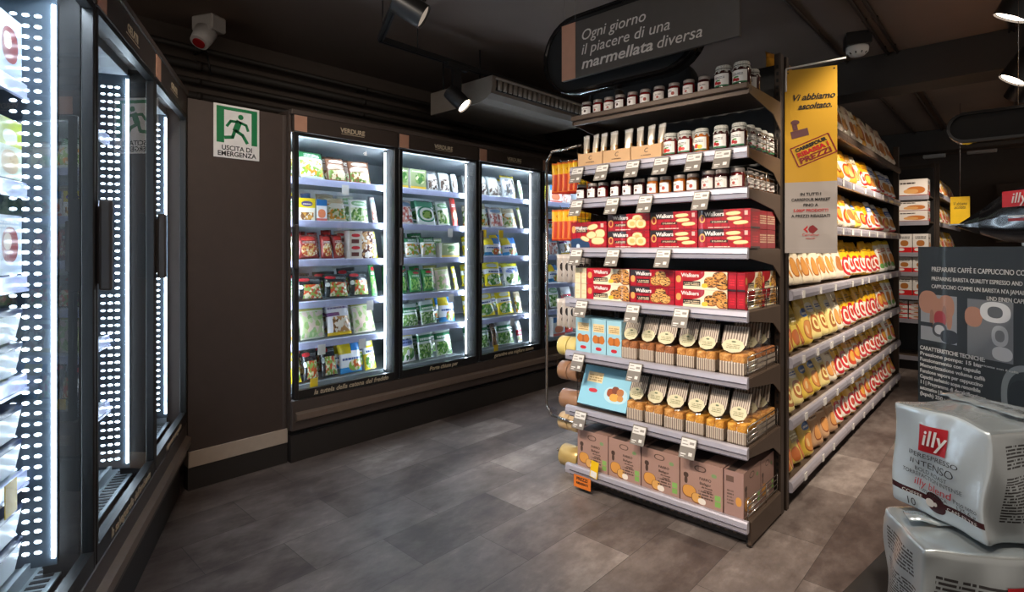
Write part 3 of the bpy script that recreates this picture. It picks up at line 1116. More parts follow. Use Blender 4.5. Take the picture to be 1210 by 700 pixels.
# third shelf: plain-lidded jars
JX3 = [157, 210, 262, 325, 385, 442, 507, 570, 640, 705, 782, 850, 925]
jm3 = ['dark', 'dark', 'red', 'dark', 'dark', 'dark', 'amber', 'amber', 'amber', 'brown', 'dark', 'dark', 'red']
lb3 = ['ring', 'ring', 'ring', 'ring', 'ring', 'ring', 'dots', 'dots', 'dots', 'dots', 'plain', 'plain', 'plain']
for i, z in enumerate(JX3):
    p = onY(650 + z / 4.172, 220, EY + 0.045)
    jar(f'white-labelled jam jar on the third shelf, {ORD[i]} from the hanging orange bags', (p.x, p.y, SZ[2]), 0.0275 if i < 10 else 0.0305, 0.082 if i < 10 else 0.088, jm3[i], lb3[i], 'plain', 'plain-lidded jars on the third shelf', turn=-12)
for j in range(5):
    jar(f'plain-lidded jar in the side row of the third shelf, {ORD[j]} behind the front one', (EX1 - 0.045, EY + 0.045 + 0.066 * (j + 1), SZ[2]), 0.028, 0.08, 'brown', 'plain', 'plain', 'plain-lidded jars on the third shelf', turn=35)

# ------------------------------------------------------------------ red biscuit boxes (fourth and fifth shelves)
TART = [('plaid', 0, 0, 1, 1, '#8c1220', 7)]
BK, BK2, BK3 = '#e2b36b', '#d99a4e', '#efd3a0'


def biscuit(kind):
    base = '#a81526'
    L = list(TART)
    if kind == 'fingers':
        L += [('rect', .0, .62, .50, 1, '#2a2226'), ('rect', .24, .30, .58, .44, '#1d191b'), ('lines', .27, .33, .55, .42, '#d8c4a0', 2)]
        for cx, cz in ((.68, .78), (.70, .52), (.82, .30)):
            L += [('ell', cx, cz, .145, .105, '#b9793a', 12, 1.0), ('ell', cx, cz + .01, .135, .090, BK3, 12, 1.0)]
        L += [('ell', .08, .55, .055, .22, '#d8a35a'), ('ell', .08, .55, .035, .14, '#8c1220'), ('rect', .89, .68, .95, .90, '#e9b4a8'), ('lines', .2, .06, .62, .13, '#f0d9c8', 1)]
    elif kind == 'rounds':
        L += [('rect', .0, .62, .46, 1, '#2a2226'), ('rect', .18, .28, .46, .44, '#1d191b'), ('lines', .2, .31, .44, .42, '#d8c4a0', 2)]
        for cx, cz in ((.72, .66), (.60, .42), (.80, .40)):
            L += [('ell', cx, cz, .125, .27, '#b9793a'), ('ell', cx, cz + .01, .115, .245, BK3), ('ell', cx, cz, .06, .13, BK)]
        L += [('ell', .08, .45, .055, .22, '#d8a35a'), ('ell', .08, .45, .035, .14, '#8c1220'), ('lines', .2, .06, .56, .13, '#f0d9c8', 1)]
    elif kind == 'assorted':
        L += [('ell', .20, .04, .34, .34, '#274063'), ('ell', .20, .06, .05, .10, '#c8d6e6'), ('rect', .14, .60, .46, .84, '#2a2226'), ('lines', .16, .63, .42, .72, '#d8c4a0', 2)]
        for cx, cz, rx, rz, a in ((.62, .80, .14, .09, 25), (.82, .55, .13, .15, 0), (.58, .50, .13, .12, 40), (.40, .36, .13, .07, -35), (.76, .28, .17, .13, 0)):
            L += [('ell', cx, cz, rx + .012, rz + .02, '#b9793a', a, 1.0), ('ell', cx, cz, rx, rz, BK3, a, 1.0)]
        L += [('ell', .07, .72, .05, .14, '#d8a35a'), ('rect', .84, .78, .92, .93, '#e9b4a8')]
    elif kind == 'choc':
        base = '#ece0c2'
        L = [('ell', .12, .92, .46, .52, '#a61420'), ('rect', 0, 0, .16, 1, '#b8182a'), ('ell', .07, .55, .05, .2, '#d8a35a'), ('rect', .16, .18, .50, .44, '#1d1a1b'), ('lines', .18, .22, .48, .40, '#d8c4a0', 2)]
        for cx, cz in ((.86, .70), (.70, .42), (.92, .32)):
            L += [('ell', cx, cz, .13, .30, '#8a4a1c'), ('ell', cx, cz + .02, .118, .265, ('food', '#c98a44', '#d9a055', '#3a2015', 26.0))]
        L += [('ell', .58, .22, .06, .12, '#e6c23a')]
    elif kind == 'chocred':
        L += [('rect', .0, .62, .46, 1, '#2a2226'), ('rect', .16, .20, .46, .46, '#1d191b'), ('lines', .18, .24, .44, .42, '#d8c4a0', 2)]
        for cx, cz in ((.70, .68), (.60, .36), (.80, .34)):
            L += [('ell', cx, cz, .125, .28, '#8a4a1c'), ('ell', cx, cz + .02, .115, .25, ('food', '#d9a055', '#e0b068', '#3a2015', 26.0))]
        L += [('ell', .07, .45, .05, .2, '#d8a35a')]
    elif kind == 'end':
        L = [('rect', 0, 0, 1, .10, '#2a2226'), ('rect', .0, .86, 1, 1, '#8c1220'), ('lines', .2, .3, .8, .7, '#d8303c', 3)]
    elif kind == 'sidestack':
        L = [('stripes', .0, 0, 1, 1, '#7a1420', 9), ('lines', .05, .3, .95, .8, '#d9bf9c', 4)]
    elif kind == 'creamend':
        base = '#ead9b4'
        L = [('rect', 0, 0, .05, 1, '#c8b083'), ('lines', .2, .3, .8, .7, '#d8c79c', 2)]
    return art('biscuit_box_' + kind, base, L, 0.28, 0.35)


BM = {k: biscuit(k) for k in ('fingers', 'rounds', 'assorted', 'choc', 'chocred', 'end', 'sidestack', 'creamend')}
BM['redtop'] = plain('red_card', '#a81624', 0.35)


def biscuit_box(label, xa, xb, z, h, kind, y=None, dp=0.11, group='red biscuit boxes', brand=True, sides='end', tx=None):
    xc, wd = (xa + xb) / 2, xb - xa - 0.0025
    yy = EY + 0.014 if y is None else y
    o = carton('biscuit_box', label, 'box', (xc, yy, z), (wd, dp, h - 0.001), (BM[kind], BM[sides], BM['redtop']), 0, group)
    if brand:
        tx = tx if tx is not None else (-0.18 if kind != 'assorted' else -0.20)
        text('Walkers', 0.30 * h if kind != 'assorted' else 0.17 * h, M['white'], o, (wd * tx, -0.0006, h * (0.76 if kind != 'assorted' else 0.76)), bold=0.0006, ext=0.0003)
    return o


def xe(zx):           # column on the 4.172x view of the end shelves
    return onY(650 + zx / 4.172, 250, EY + 0.014).x


z4 = SZ[3]
biscuit_box('large red box of assorted shortbread with blue corner on the fourth shelf', xe(104), xe(279), z4, 0.135, 'assorted')
for lv, nm in ((0, 'lower'), (1, 'upper')):
    biscuit_box(f'{nm} red box of round shortbread biscuits on the fourth shelf', xe(283), xe(491), z4 + lv * 0.083, 0.083, 'rounds')
    biscuit_box(f'{nm} red shortbread finger box beside the round shortbread on the fourth shelf', xe(493), xe(727), z4 + lv * 0.083, 0.083, 'fingers')
    biscuit_box(f'{nm} red shortbread finger box at the bracket end of the fourth shelf', xe(729), xe(990), z4 + lv * 0.083, 0.083, 'fingers')
for lv, nm in ((0, 'lower'), (1, 'upper')):
    for j in range(2):
        x1 = EX1 - 0.006
        carton('biscuit_box', f'{nm} red box, narrow side out, fourth shelf, {ORD[j]} behind the finger boxes', 'box', (x1 - 0.10, EY + 0.135 + j * 0.112, z4 + lv * 0.083),
               (0.198, 0.109, 0.081), (BM['fingers'], BM['sidestack'], BM['redtop']), 0, 'red biscuit boxes')


def xg(zx):           # column on the 4.033x view of the lower shelves
    return onY(640 + zx / 4.033, 330, EY + 0.014).x


z5 = SZ[4]
for lv, nm in ((0, 'lower'), (1, 'upper')):
    zz = z5 + lv * 0.080
    for j, (a, b) in enumerate(((158, 186), (187, 214))):
        o = carton('biscuit_box', f'{nm} cream box end on the fifth shelf, {("nearer the ribbons", "nearer the cookies")[j]}', 'box', ((xg(a) + xg(b)) / 2, EY + 0.014, zz), (xg(b) - xg(a) - .002, 0.19, 0.078),
                   (BM['creamend'], BM['choc'], BM['creamend']), 0, 'cream biscuit boxes')
    biscuit_box(f'{nm} cream and red chocolate chip cookie box beside the cream box ends', xg(216), xg(418), zz, 0.080, 'choc', tx=-0.16)
    biscuit_box(f'{nm} all-red chocolate chip cookie box in the middle of the fifth shelf', xg(420), xg(633), zz, 0.080, 'chocred')
    biscuit_box(f'{nm} wide cream and red chocolate chip cookie box beside the red box ends', xg(635), xg(886), zz, 0.080, 'choc', tx=-0.2)
    for j, (a, b) in enumerate(((888, 929), (930, 971))):
        o = carton('biscuit_box', f'{nm} red box end by the fifth shelf wire divider, {ORD[j]} from the cookie boxes', 'box', ((xg(a) + xg(b)) / 2, EY + 0.014, zz),
                   (xg(b) - xg(a) - .002, 0.20, 0.078), (BM['end'], BM['choc'], BM['redtop']), 0, 'red biscuit boxes')
    for j in range(1):
        o = carton('biscuit_box', f'{nm} cookie box turned sideways behind the red box ends', 'box', ((xg(930) + xg(971)) / 2, EY + 0.22, zz),
                   (xg(971) - xg(930) - .002, 0.18, 0.078), (BM['end'], BM['choc'], BM['redtop']), 0, 'red biscuit boxes')

# ------------------------------------------------------------------ pale blue pastry boxes (sixth and seventh shelves)
M['bluebox'] = art('pale_blue_box', '#9fcfe0', [('rect', .12, .62, .88, .86, '#e6cf9f'), ('lines', .18, .66, .82, .82, '#a98a58', 3), ('ell', .5, .40, .42, .10, '#a55a24'), ('ell', .28, .41, .17, .12, '#c8742e'), ('ell', .72, .41, .17, .12, '#c8742e'),
                                               ('ell', .5, .14, .2, .05, '#c42430')], 0.45, 0.1)
M['bluewide'] = art('pale_blue_box_wide', '#8fcbe2', [('rect', .10, .58, .42, .84, '#e6cf9f'), ('lines', .13, .62, .40, .80, '#a98a58', 3), ('ell', .27, .38, .09, .05, '#c42430'), ('ell', .74, .36, .23, .20, '#b9ddea'),
                                                     ('ell', .63, .40, .07, .10, '#9a4a24'), ('ell', .72, .48, .07, .09, '#7a3a20'), ('ell', .82, .44, .07, .09, '#b5713c'), ('ell', .72, .30, .09, .09, '#e2a648'), ('ell', .84, .30, .06, .07, '#c98a44')], 0.45, 0.1)
M['bluecard'] = plain('pale_blue_card', '#93c8dd', 0.5)
z6, z7 = SZ[5], SZ[6]
bl = [(160, 231), (233, 304), (306, 378)]
for j, (a, b) in enumerate(bl):
    carton('pastry_box', f'pale blue pastry box with brown pastry picture, {ORD[j]} from the ribbon rolls', 'box', ((xg(a) + xg(b)) / 2, EY + 0.02, z6), (xg(b) - xg(a) - .002, 0.12, 0.175),
           (M['bluebox'], M['bluecard'], M['bluecard']), 0, 'pale blue pastry boxes')
xa, xb = xg(166), xg(396)
t = carton('pastry_box', 'wide pale blue pastry box leaning back on the seventh shelf', 'box', ((xa + xb) / 2, EY + 0.02, z7 + 0.0215), (xb - xa, 0.05, 0.205), (M['bluewide'], M['bluecard'], M['bluecard']), 0, 'pale blue pastry boxes', lean=24)
bm = bmesh.new()
for k in range(9):
    bm_box(bm, -(xb - xa) / 2 + 0.03 + k * 0.026, -(xb - xa) / 2 + 0.044 + k * 0.026, 0.018, 0.032, 0.2046, 0.2056)
obj('slot_row', bm, M['post'], t)

# ------------------------------------------------------------------ bags of small cakes in striped paper trays
M['striped'] = art('striped_paper', '#cdbfae', [('stripes', 0, 0, 1, 1, '#77675c', 9)], 0.6, 0.05)
def crust(name, c1, c2, c3):
    g = NT(name)
    tc = g.n('ShaderNodeTexCoord')
    a = g.noise(tc.outputs['Object'], 55, 4, 0.65)
    b = g.noise(tc.outputs['Object'], 210, 3, 0.6)
    f = g.m('ADD', g.m('MULTIPLY', a, 0.7), g.m('MULTIPLY', b, 0.3))
    g.principled(g.ramp(f, [(0.36, c1), (0.52, c2), (0.68, c3)]), 0.6, bump=b, bstr=0.5)
    return g.mat


M['cakebrown'] = crust('baked_brown', '#6e3f1c', '#a9683a', '#c98f5a')
M['cakegold'] = crust('baked_gold', '#a5622a', '#d0944a', '#ecc283')
M['cakeyellow'] = crust('baked_yellow', '#b5702a', '#dd9d35', '#f2c964')
M['cakedark'] = plain('dark_chocolate', '#2b211d', 0.35, coat=0.4)
M['cardlabel'] = art('cream_card_label', '#d2caa6', [('lines', .2, .30, .8, .66, '#8d8a62', 3), ('ell', .5, .80, .10, .06, '#5c6b48')], 0.55, 0)
_cake = {}


def cake_bag(label, loc, wd, dp, tone, group, rotz=0.0, lean=8, seed=0, h=0.20):
    key = (round(wd, 3), round(dp, 3), tone, seed % 3, h, lean)
    if key in _cake:
        return clone(_cake[key], loc, (0, 0, R(rotz)), label, group)
    rnd = random.Random(seed)
    t = thing('cake_bag', label, 'bag', loc, rotz, group)
    bm = bmesh.new()
    hb = 0.056
    bm_box(bm, -wd / 2, wd / 2, 0, dp, 0, hb, 0.006, 2)
    obj('striped_tray', bm, M['striped'], t)
    tones = {'brown': M['cakebrown'], 'gold': M['cakegold'], 'yellow': M['cakeyellow']}
    for i in range(2):
        for j in range(2):
            bm = bmesh.new()
            cx, cy = -wd / 4 + i * wd / 2, dp / 4 + j * dp / 2
            bm_box(bm, cx - wd * .240, cx + wd * .240, cy - dp * .235, cy + dp * .235, hb - 0.02, hb + 0.030 + rnd.uniform(-.003, .004), 0.008, 3)
            o = obj('small_cake', bm, tones[tone], t, smooth=True)
    # clear film gathered towards the top
    bm = bmesh.new()
    rings = []
    lx = math.tan(R(lean)) * (h - hb)
    for k, (f, q) in enumerate(((0, 1.0), (0.25, 0.98), (0.55, 0.96), (0.8, 0.95), (1.0, 0.94))):
        z = hb + 0.004 + (h - hb) * f
        half = wd / 2 * q
        dd = dp * (1 - f) * 0.5 + 0.004
        yc = dp * 0.5 + lx * f
        ring = []
        for i in range(12):
            a = 2 * math.pi * i / 12
            ca, sa = math.cos(a), math.sin(a)
            sq = 1 / max(abs(ca), abs(sa)) ** 0.7
            wob = 1 + 0.05 * math.sin(i * 3.1 + k * 1.7 + seed)
            ring.append(bm.verts.new((half * ca * sq * .86 * wob, yc + dd * sa * sq * .86, z)))
        rings.append(ring)
    for k in range(len(rings) - 1):
        for i in range(12):
            j = (i + 1) % 12
            f = bm.faces.new((rings[k][i], rings[k][j], rings[k + 1][j], rings[k + 1][i]))
    fm = obj('clear_film', bm, M['clearplastic'], t)
    # striped header and cream scalloped label, following the slope of the front of the film
    yb, yt = dp * 0.12, dp * 0.42 + lx - 0.006
    zb, zt = hb + 0.035, h
    def slope(z):
        return yb + (yt - yb) * (z - zb) / (zt - zb) - 0.006
    bm = bmesh.new()
    uvl = bm.loops.layers.uv.verify()
    lw = wd * 0.98
    vs = [bm.verts.new(p) for p in ((-lw / 2, slope(h - 0.075), h - 0.075), (lw / 2, slope(h - 0.075), h - 0.075), (lw / 2, slope(h), h), (-lw / 2, slope(h), h))]
    f = bm.faces.new(vs)
    for lp, c in zip(f.loops, ((0, 0), (1, 0), (1, 1), (0, 1))):
        lp[uvl].uv = c
    obj('striped_header', bm, M['striped'], t)
    bm = bmesh.new()
    uvl = bm.loops.layers.uv.verify()
    n = 24
    vs = []
    zc, rx, rz = h - 0.080, wd * 0.44, 0.027
    for i in range(n):
        a = 2 * math.pi * i / n
        k = 1 + 0.04 * math.cos(a * 8)
        x, z = rx * k * math.cos(a), zc + rz * k * math.sin(a)
        vs.append(bm.verts.new((x, slope(z) - 0.0025, z)))
    f = bm.faces.new(vs)
    for lp in f.loops:
        lp[uvl].uv = (lp.vert.co.x / rx / 2 + .5, (lp.vert.co.z - zc) / rz / 2 + .5)
    obj('cream_label', bm, M['cardlabel'], t)
    _cake[key] = t
    return t


def xk(zx):
    return onY(700 + zx / 5.26, 430, EY + 0.012).x


c6 = [(168, 275, 'brown'), (277, 378, 'brown'), (380, 505, 'brown'), (507, 632, 'gold'), (634, 764, 'gold'), (770, 945, 'gold')]
for j, (a, b, tn) in enumerate(c6):
    cake_bag(f'{("brown", "golden")[tn == "gold"]} small cakes in striped bag, sixth shelf, {ORD[j]} from the blue boxes', ((xk(a) + xk(b)) / 2, EY + 0.017 + (j % 2) * 0.005, z6), xk(b) - xk(a) - .009, 0.125, tn, 'striped cake bags', (j * 37 % 5) - 2, 8, j)
for j in range(2):
    cake_bag(f'brown cake bag at the wire divider of the sixth shelf, {ORD[j]} behind the front bag', (EX1 - 0.082, EY + 0.175 + j * 0.122, z6), 0.12, 0.115, 'brown', 'striped cake bags', 0, 6, j + 1)
for j in range(4):
    cake_bag(f'back-row cakes in striped bag, sixth shelf, {ORD[j]} from the blue boxes', ((xk(c6[j][0]) + xk(c6[j][1])) / 2, EY + 0.215, z6), 0.08, 0.11, 'brown', 'striped cake bags', 0, 8, j)
c7 = [(200, 310, 'gold'), (312, 430, 'gold'), (432, 563, 'gold'), (565, 690, 'yellow'), (692, 818, 'yellow'), (820, 955, 'yellow')]
for j, (a, b, tn) in enumerate(c7):
    cake_bag(f'{("yellow-topped", "golden")[tn == "gold"]} small cakes in striped bag, seventh shelf, {ORD[j]} from the blue box', ((xk(a) + xk(b)) / 2, EY + 0.017 + (j % 2) * 0.005, z7), xk(b) - xk(a) - .009, 0.125, tn, 'striped cake bags', (j * 53 % 5) - 2, 10, j, 0.205)
for j in range(2):
    cake_bag(f'golden cake bag at the wire divider of the seventh shelf, {ORD[j]} behind the front bag', (EX1 - 0.082, EY + 0.175 + j * 0.122, z7), 0.12, 0.115, 'gold', 'striped cake bags', 0, 6, j + 1)
for j in range(4):
    cake_bag(f'back-row cakes in striped bag, seventh shelf, {ORD[j]} from the blue box', ((xk(c7[j][0]) + xk(c7[j][1])) / 2 , EY + 0.225, z7), 0.08, 0.11, 'brown', 'striped cake bags', 0, 8, j)

# ------------------------------------------------------------------ brown rusk cartons on the bottom shelf
M['rusk'] = art('brown_carton_front', '#a8867a', [('rect', .0, .88, 1, 1, '#a8867a'), ('ell', .22, .25, .17, .15, '#7a4a20'), ('ell', .22, .26, .155, .135, '#d8994a'), ('ell', .40, .14, .13, .12, '#7a4a20'), ('ell', .40, .15, .115, .105, '#dba55c'),
                                                  ('ell', .52, .10, .09, .07, '#efe6da'), ('rect', .82, .08, .95, .20, '#7fae5a'), ('rect', .82, .22, .95, .34, '#86b662'), ('ell', .80, .76, .06, .045, '#7f9a6a'), ('ell', .14, .62, .06, .06, '#4b3830'), ('ell', .14, .50, .04, .08, '#4b3830'),
                                                  ('ell', .48, .84, .14, .07, '#5b463c'), ('ell', .48, .84, .11, .05, '#a8867a'), ('lines', .44, .18, .78, .38, '#5b463c', 3)], 0.55, 0.05)
M['ruskside'] = art('brown_carton_side', '#a3827a', [('lines', .15, .25, .5, .6, '#6b554b', 5), ('ell', .75, .35, .15, .1, '#d8994a'), ('rect', .1, .75, .5, .88, '#6a5248')], 0.55, 0.05)
M['rusktop'] = art('brown_carton_top', '#9d7d71', [('rect', .1, .0, .55, 1, '#4d3f3a')], 0.55, 0.05)
z8 = SZ[7]


def xr(zx):
    return onY(640 + zx / 3.78, 540, EY + 0.016).x


c8 = [(160, 297), (299, 444), (446, 616), (618, 811)]
for j, (a, b) in enumerate(c8):
    wd = xr(b) - xr(a) - .003
    o = carton('rusk_carton', f'brown rusk carton on the bottom shelf, {ORD[j]} from the ribbon rolls', 'box', ((xr(a) + xr(b)) / 2, EY + 0.016, z8), (wd, 0.13, 0.19), (M['rusk'], M['ruskside'], M['rusktop']), 0, 'brown rusk cartons')
    text('FARRO', 0.017, M['ink'], o, (wd * .10, -0.0006, 0.118), ext=0.0003)
    text('Bisfagor', 0.016, M['ink'], o, (wd * .10, -0.0006, 0.098), ext=0.0003)
    text('alla bevanda', 0.010, M['ink'], o, (wd * .14, -0.0006, 0.083), ext=0.0003)
    text('integrale', 0.010, M['ink'], o, (wd * .16, -0.0006, 0.072), ext=0.0003)
xa, xb = xr(815), xr(902)
carton('rusk_carton', 'brown rusk carton turned sideways at the open end of the bottom shelf', 'box', ((xa + xb) / 2, EY + 0.016, z8), (xb - xa, 0.20, 0.19), (M['ruskside'], M['rusk'], M['rusktop']), 0, 'brown rusk cartons')
carton('rusk_carton', 'brown rusk carton behind the sideways one on the bottom shelf', 'box', ((xa + xb) / 2, EY + 0.222, z8), (xb - xa, 0.17, 0.185), (M['ruskside'], M['rusk'], M['rusktop']), 0, 'brown rusk cartons')
for j, (a, b) in enumerate(c8):
    carton('rusk_carton', f'brown rusk carton in the back row of the bottom shelf, {ORD[j]} from the ribbon rolls', 'box', ((xr(a) + xr(b)) / 2, EY + 0.155, z8), (xr(b) - xr(a) - .006, 0.12, 0.185), (M['rusk'], M['ruskside'], M['rusktop']), 0, 'brown rusk cartons')

# ------------------------------------------------------------------ price tags on the rails
def price_tag(px, py, k, label, yellow=False):
    p = onY(px, py, EY - 0.02)
    t = thing('price_tag', label, 'price tag', (p.x, EY - 0.034, SZ[k] - 0.042), 0, 'shelf price tags')
    t.rotation_euler = (R(-24), 0, 0)
    bm = bmesh.new()
    bm_box(bm, -0.036, 0.036, -0.003, 0.0, -0.050, 0.040, 0.001)
    bm_box(bm, -0.022, 0.022, 0.0, 0.004, 0.028, 0.039)
    lo = obj('card', bm, M['taggrey'], t)
    bm = bmesh.new()
    bm_box(bm, -0.032, 0.032, -0.0036, -0.0028, 0.000, 0.034)
    dsp = obj('display', bm, M['tagwhite'], t)
    bm = bmesh.new()
    bm_box(bm, -0.028, -0.004, -0.0036, -0.0028, -0.034, -0.029)
    bm_box(bm, 0.008, 0.024, -0.0036, -0.0028, -0.036, -0.022)
    bm_box(bm, -0.028, -0.010, -0.0036, -0.0028, -0.042, -0.039)
    obj('print', bm, M['tagwhite'], lo)
    bm = bmesh.new()
    bm_box(bm, 0.006, 0.026, -0.0042, -0.0034, 0.012, 0.022)
    bm_box(bm, -0.026, 0.0, -0.0042, -0.0034, 0.008, 0.012)
    bm_box(bm, -0.026, -0.006, -0.0042, -0.0034, 0.022, 0.026)
    obj('print', bm, M['greyink'], dsp)
    return t


TG = {1: [683.6, 712.8, 748.8, 782.5, 821.4, 855.0], 2: [682.8, 725, 763.9, 829.8], 3: [682.4, 725.5, 785.0], 4: [688.4, 749, 806], 5: [684.6, 751.6], 6: [687, 756.5, 814.8]}
nmk = {1: 'cartons and cloth-covered jars', 2: 'plain-lidded jam jars', 3: 'red shortbread boxes', 4: 'cookie boxes', 5: 'upper row of cake bags', 6: 'lower row of cake bags'}
for k, xs in TG.items():
    for j, px in enumerate(xs):
        price_tag(px, 300, k, f'grey price tag, {ORD[j]} from the freezer end, rail under the {nmk[k]}')
p = onY(700, 557, EY - 0.03)
t = boxo('price_tag', (-0.022, 0.022, -0.002, 0, 0, 0.085), M['yellow'], None)
t.location = (p.x, EY - 0.022, SZ[7] - 0.02)
t.rotation_euler = (0, R(8), 0)
tag(t, 'yellow and white offer tag clipped in front of the brown rusk cartons', 'price tag')
boxo('white_field', (-0.018, 0.018, -0.0026, -0.0018, 0.003, 0.034), M['white'], t)
p = onY(687, 575, EY - 0.03)
t = boxo('offer_sign', (-0.052, 0.052, -0.002, 0, -0.042, 0.02), M['orange'], None)
t.location = (p.x, EY - 0.022, SZ[7] - 0.052)
tag(t, 'orange offer sign hanging below the bottom shelf rail', 'sign')
text('PREZZI', 0.022, M['ink'], t, (0, -0.0026, 0.003), bold=0.0006, ext=0.0003)
text('RIBASSATI', 0.016, M['ink'], t, (0, -0.0026, -0.019), bold=0.0006, ext=0.0003)


# ------------------------------------------------------------------ wire rack at the freezer side of the end shelves
RY = 2.42
pa = onY(684, 172, RY); pb = onY(652, 180, RY); pc = onY(646, 192, RY); pd = onY(646, 478, RY); pe = onY(652, 491, RY); pf = onY(694, 509, RY)
rx0 = pc.x
rack = thing('wire_rack', 'narrow wire side rack with rounded tube frame on the freezer side of the end shelves', 'rack', (rx0, RY, 0.45), 0)


def rk(v):
    return (v[0] - rx0, v[1] - RY, v[2] - 0.45)


bm = bmesh.new()
bm_path(bm, [rk(p) for p in (Vector((EX0 - 0.012, RY, pa.z)), pb, pc, pd, pe, Vector((EX0 - 0.012, RY, pe.z - 0.012)))], 0.0075, 10)
obj('tube_frame', bm, M['chrome'], rack)
GRX = EX0 - 0.020
bm = bmesh.new()
for i in range(10):
    y = RY - 0.03 + i * 0.036
    bm_cyl(bm, rk((GRX, y, 0.42)), rk((GRX, y, 1.80)), 0.0018, 5)
for i in range(36):
    z = 0.43 + i * 0.039
    bm_cyl(bm, rk((GRX + 0.003, RY - 0.035, z)), rk((GRX + 0.003, RY + 0.30, z)), 0.0018, 5)
obj('wire_grid', bm, M['darkchrome'], rack)


def hook(z, y, length=0.19):
    bm = bmesh.new()
    bm_cyl(bm, rk((GRX, y, z)), rk((GRX - length, y, z)), 0.003, 6)
    bm_cyl(bm, rk((GRX - length, y, z)), rk((GRX - length - 0.006, y, z + 0.014)), 0.003, 6)
    obj('hook', bm, M['chrome'], rack)


M['orangepouch'] = art('orange_pouch', '#f2823a', [('rect', 0, .62, 1, .94, '#f7c42a'), ('rect', .3, .05, .7, .62, '#e6c024'), ('rect', .08, .08, .24, .6, '#cf4a35'), ('lines', .34, .12, .66, .5, '#7d6a20', 5), ('ell', .5, .78, .3, .07, '#d98a1c'), ('rect', 0, 0, 1, .05, '#c93a2a')], 0.35, 0.3)
M['blister'] = art('clear_pouch_dark_moulds', '#b9b1aa', [('ell', .32, .55, .2, .16, '#2e2827'), ('ell', .7, .5, .2, .18, '#3b3231'), ('ell', .5, .25, .3, .10, '#6f6661'), ('rect', 0, .86, 1, 1, '#d6d0ca'), ('ell', .4, .72, .2, .05, '#e7e2dd')], 0.15, 0.8)
HY = RY + 0.085
for hi, (py, nm) in enumerate(((193, 'upper'), (248, 'lower'))):
    z = onY(664, py, HY).z
    hook(z + 0.010, HY, 0.20)
    for j in range(5):
        bag('baking_pouch', f'orange and yellow pouch on the {nm} hook of the wire rack, {ORD[j]} from the shelves', 'pouch', M['orangepouch'], 'pillow',
            (GRX - 0.050 - j * 0.037, HY + 0.003 * (j % 2), z - 0.178), (0.115, 0.026, 0.178), 58 + (-2, 2, -1, 2, 0)[j], 0, 'orange pouches on the rack', j % 3)
for hi, (py, nm) in enumerate(((300, 'upper'), (352, 'lower'))):
    z = onY(664, py, HY).z
    hook(z + 0.010, HY, 0.19)
    for j in range(4):
        bag('mould_pouch', f'clear pouch of dark moulds, {nm} middle hook of the wire rack, {ORD[j]} from the shelves', 'pouch', M['blister'], 'pillow',
            (GRX - 0.052 - j * 0.040, HY + 0.004 * j, z - 0.16), (0.115, 0.034, 0.158), 60 + (-2, 2, 1, -2)[j], 0, 'clear pouches on the rack', j % 3)
M['ribbonyellow'] = plain('yellow_ribbon', '#dbc678', 0.35, coat=0.3)
M['ribbonbrown'] = plain('brown_ribbon', '#9c7458', 0.35, coat=0.3)
M['ribbontan'] = plain('tan_ribbon', '#c7a97d', 0.35, coat=0.3)
M['ribbongold'] = plain('gold_ribbon', '#c8a968', 0.3, 0.3, 0.3)


def ribbon(px, py, r, y0, ln, m, label):
    c = onY(px, py, RY + 0.05)
    t = thing('ribbon_roll', label, 'ribbon roll', (y0, RY + 0.065, c.z), 90, 'ribbon rolls on the rack')
    bm = bmesh.new()
    n = 24
    ri = r * 0.30
    prof = [(ri, 0), (r * .95, 0), (r, 0.004), (r, ln - .004), (r * .95, ln), (ri, ln), (ri, 0)]
    rings = [[bm.verts.new((q * math.cos(2 * math.pi * i / n), yy, q * math.sin(2 * math.pi * i / n))) for i in range(n)] for q, yy in prof]
    for k in range(len(prof) - 1):
        for i in range(n):
            j = (i + 1) % n
            f = bm.faces.new((rings[k][i], rings[k][j], rings[k + 1][j], rings[k + 1][i]))
            f.smooth = k == 2
    bmesh.ops.remove_doubles(bm, verts=bm.verts, dist=1e-5)
    obj('wound_ribbon', bm, m, t)
    bm = bmesh.new()
    prof = [(ri * .7, -.002), (ri * .98, -.002), (ri * .98, ln + .002), (ri * .7, ln + .002), (ri * .7, -.002)]
    rings = [[bm.verts.new((q * math.cos(2 * math.pi * i / 14), yy, q * math.sin(2 * math.pi * i / 14))) for i in range(14)] for q, yy in prof]
    for k in range(len(prof) - 1):
        for i in range(14):
            j = (i + 1) % 14
            bm.faces.new((rings[k][i], rings[k][j], rings[k + 1][j], rings[k + 1][i]))
    obj('core', bm, M['kraft'], t)
    return c


rows = [(409, 0.055, 'ribbonyellow', 'yellow', 2), (438, 0.052, 'ribbonbrown', 'brown', 2), (471, 0.054, 'ribbonbrown', 'wide brown', 1), (498, 0.048, 'ribbontan', 'tan', 2), (538, 0.060, 'ribbongold', 'wide gold', 1)]
for (py, r, mk, nm, n) in rows:
    if n == 2:
        c = ribbon(668, py, r, GRX - 0.045, 0.062, M[mk], f'{nm} ribbon roll next to the shelves on the wire rack')
        ribbon(668, py, r, GRX - 0.112, 0.062, M[mk], f'{nm} ribbon roll at the free end of its wire rack hook')
    else:
        c = ribbon(668, py, r, GRX - 0.035, 0.125, M[mk], f'{nm} single ribbon roll on the lower half of the wire rack' if nm == 'wide brown' else 'wide gold ribbon roll lowest on the wire rack, beside the rusk cartons')
    hook(c.z + 0.004, RY + 0.065, 0.205)
for py in (425, 487):
    c = onY(652, py, RY - 0.01)
    bm = bmesh.new()
    bm_box(bm, -0.03, 0.03, 0, 0.003, -0.022, 0.022, 0.004)
    obj('label_holder', bm, M['acrylic'], rack, rk((onY(654, py, RY).x, RY - 0.005, c.z)))

